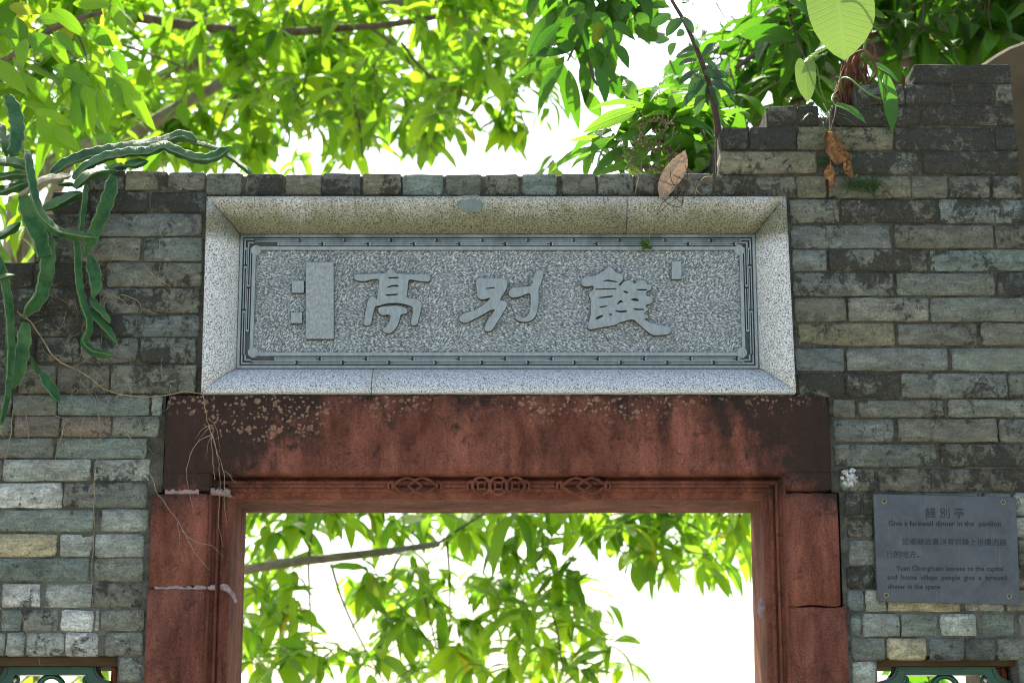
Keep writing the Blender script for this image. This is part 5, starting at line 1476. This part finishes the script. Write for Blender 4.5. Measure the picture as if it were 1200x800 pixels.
stalk([(1003,46,.05),(1012,46,.03),(1022,50,.02),(1026,62,.02),(1026,74,.02)], .0022, 'husk', 'dry_stalk')
stalk([(965,122,.0),(970,132,-.01),(972,142,-.012),(972,153,-.015)], .0014, 'root', 'aerial_root'); stalk([(980,122,.0),(978,136,-.012),(974,148,-.012),(973,154,-.015)], .0014, 'root', 'aerial_root')
stalk([(972,150,-.012),(974,165,-.015),(973,185,-.015),(974,200,-.015)], .001, 'root', 'aerial_root')
m = MB(); rgP = random.Random(9)          # shaggy stump
path = smooth_path([P(984,124,.07), P(990,106,.07), P(996,86,.065), P(1002,62,.06)], 5)
m.tube(path, [.018, .02, .022, .023, .024, .025, .024, .023, .022, .022, .021, .02, .018, .016, .014, .01][:len(path)], 12)
m.build('stump', M['husk'], phil)
m = MB()
for i in range(60):
    t = rgP.random(); i0 = int(t*(len(path)-1)); c = path[i0]; an = rgP.uniform(0, 6.28)
    p0 = c+Vector((math.cos(an)*.024, -abs(math.sin(an))*.024, 0)); L = rgP.uniform(.03, .09)
    m.tube(smooth_path([p0, p0+Vector((rgP.uniform(-.012, .012), -.008, -L*.5)), p0+Vector((rgP.uniform(-.02, .02), -.006, -L))], 3), [.0028*rgP.uniform(.5, 1.3)]*7, 4, cap=False)
m.build('husk_fibres', M['husk'], phil)['kind'] = 'stuff'

# dead leaves
def dry_leaf(name, pts, w, Y, mat, label, cat='dead leaf', crumple=.012, n=26, seed=1, curl=.5):
    q = [P(x, y, Y) for x, y in pts]; path = smooth_path(q, 10); k = len(path)-1; m = MB(); vs = []; fs = []; C_ = 17
    for i, p in enumerate(path):
        t = i/k; tg = (path[min(i+1, k)]-path[max(i-1, 0)]).normalized(); side = tg.cross(Vector((0, -1, 0))).normalized()
        hw = w*MM*.5*(max(.03, math.sin(math.pi*t**.9))**(.75 if t < .5 else 1.15))
        for c in range(C_):
            u = (c/(C_-1)-.5)*2
            p2 = p+side*hw*u+Vector((0, curl*hw*(.55*abs(u)-1.1*max(0, abs(u)-.6)**1.5), 0))
            nz_ = mnoise.noise(p2*45+Vector((seed, 0, 0)))+.6*mnoise.noise(p2*130+Vector((seed*3, 1, 0)))
            vs.append(p2+Vector((0.35*nz_*crumple, -abs(nz_)*crumple*1.4, .3*nz_*crumple)))
    for i in range(k):
        for c in range(C_-1): fs.append((i*C_+c, i*C_+c+1, (i+1)*C_+c+1, (i+1)*C_+c))
    m.add(vs, fs, 0, True); me = m.build(name, M[mat])
    uvl = me.data.uv_layers.new(name='UVMap'); 
    lv = np.zeros(len(me.data.loops), dtype=np.int32); me.data.loops.foreach_get('vertex_index', lv)
    uvl.data.foreach_set('uv', np.stack([(lv % C_)/(C_-1), (lv//C_)/k], -1).astype(np.float32).ravel())
    return tag(me, label, cat)
dry_leaf('dead_leaf', [(776,233),(779,222),(786,208),(795,194),(800,184),(803,176)], 24, -.03, 'dead', 'pale tan dead leaf caught on the wall top above the granite frame', crumple=.005, curl=.6)
dry_leaf('dried_leaf', [(969,153),(974,165),(983,180),(993,197),(1001,211)], 22, -.02, 'dried', 'crumpled orange-brown dried leaf hanging on the upper right bricks', crumple=.024, seed=4, curl=.9)
dry_leaf('dried_leaf', [(974,193),(972,203),(974,213),(974,225)], 13, -.018, 'dried', 'small shrivelled brown leaf just left of the larger hanging dried leaf', crumple=.014, seed=7, curl=.9)

# weeds and thin dark tendrils
def tuft(name, label, x, y, Y, nb_, L, spread, mats, seed, cat='weed', hang=False):
    rg = random.Random(seed); root_ = thing(name, label, cat, P(x, y, Y)); m = MB()
    for i in range(nb_):
        p = P(x+rg.uniform(-spread, spread), y+rg.uniform(-spread*.3, spread*.3), Y)
        d = Vector((rg.uniform(-1, 1), rg.uniform(-.5, -.1), rg.uniform(-.5, .9) if not hang else rg.uniform(-1, -.3))).normalized()*L*rg.uniform(.5, 1.2)
        q = p+d*.5+Vector((0, 0, .1*L)); r_ = p+d+Vector((0, 0, -.35*L))
        m.tube(smooth_path([p, q, r_], 3), [.0010, .0010, .0009, .0008, .0007, .0005, .0003], 4, cap=False)
    m.build('blades', M[mats], root_)['kind'] = 'stuff'
    return root_
tuft('grass_tuft', 'small green grass tuft growing from the brick joint right of the dried leaf', 1010, 220, -.004, 80, .05, 18, 'moss', 4)
tuft('step_weeds', 'upright green weed stalks in the notch left of the heart-leaved climber', 966, 146, .03, 46, .075, 8, 'petiole', 6)
tuft('moss_tuft', 'dark moss tuft in the gap left of the hanging dried leaf', 966, 190, .0, 60, .022, 5, 'moss', 5)
weed = thing('tiny_weed', 'tiny green weed sprouting from the tablet border above the right character', 'weed', P(758, 296, .03))
m = MB(); m.tube(smooth_path([P(758,298,.04), P(757,290,.03), P(760,282,.025), P(762,270,.02), P(765,258,.0)], 4), .0009, 5); m.build('stem', M['root'], weed)
cw = Crown(TD, M['leafS']); rgW = random.Random(2)
for i in range(14):
    x, y = 757+rgW.uniform(-9, 8), 284+rgW.uniform(-8, 8); hero(cw, (757+rgW.uniform(-2, 2), 288), (x, y), .025, 4.5, None, -.01, rgW)
cw.finish(weed, 20)
tend = thing('dark_tendrils', 'thin dark twining tendrils round the tan dead leaf on the wall top', 'tendrils', P(795, 228, -.03))
for pts in ([(758,206),(775,212),(790,217),(800,212),(808,200)], [(786,200),(787,212),(796,222),(800,212),(793,207),(788,205)], [(776,232),(785,240),(797,242),(800,232),(796,220),(790,216)], [(770,248),(778,236),(790,228),(796,218)], [(803,194),(806,205),(803,218),(797,228),(785,238),(776,246),(769,252)], [(790,230),(800,238),(799,225),(793,214),(797,206)]):
    m = MB(); path = smooth_path([P(x, y, -.045) for x, y in pts], 6); m.tube([p+Vector((0, .006*mnoise.noise(p*60), 0)) for p in path], .0009, 4); m.build('tendril', M['darkroot'], tend)
for pts in ([(835,207),(825,208),(820,215),(816,222),(822,228)], [(816,222),(814,230)], [(743,202),(748,208),(746,218),(744,228)]):
    m = MB(); m.tube(smooth_path([P(x, y, -.012) for x, y in pts], 5), .0011, 4); m.build('tendril', M['root'], tend)
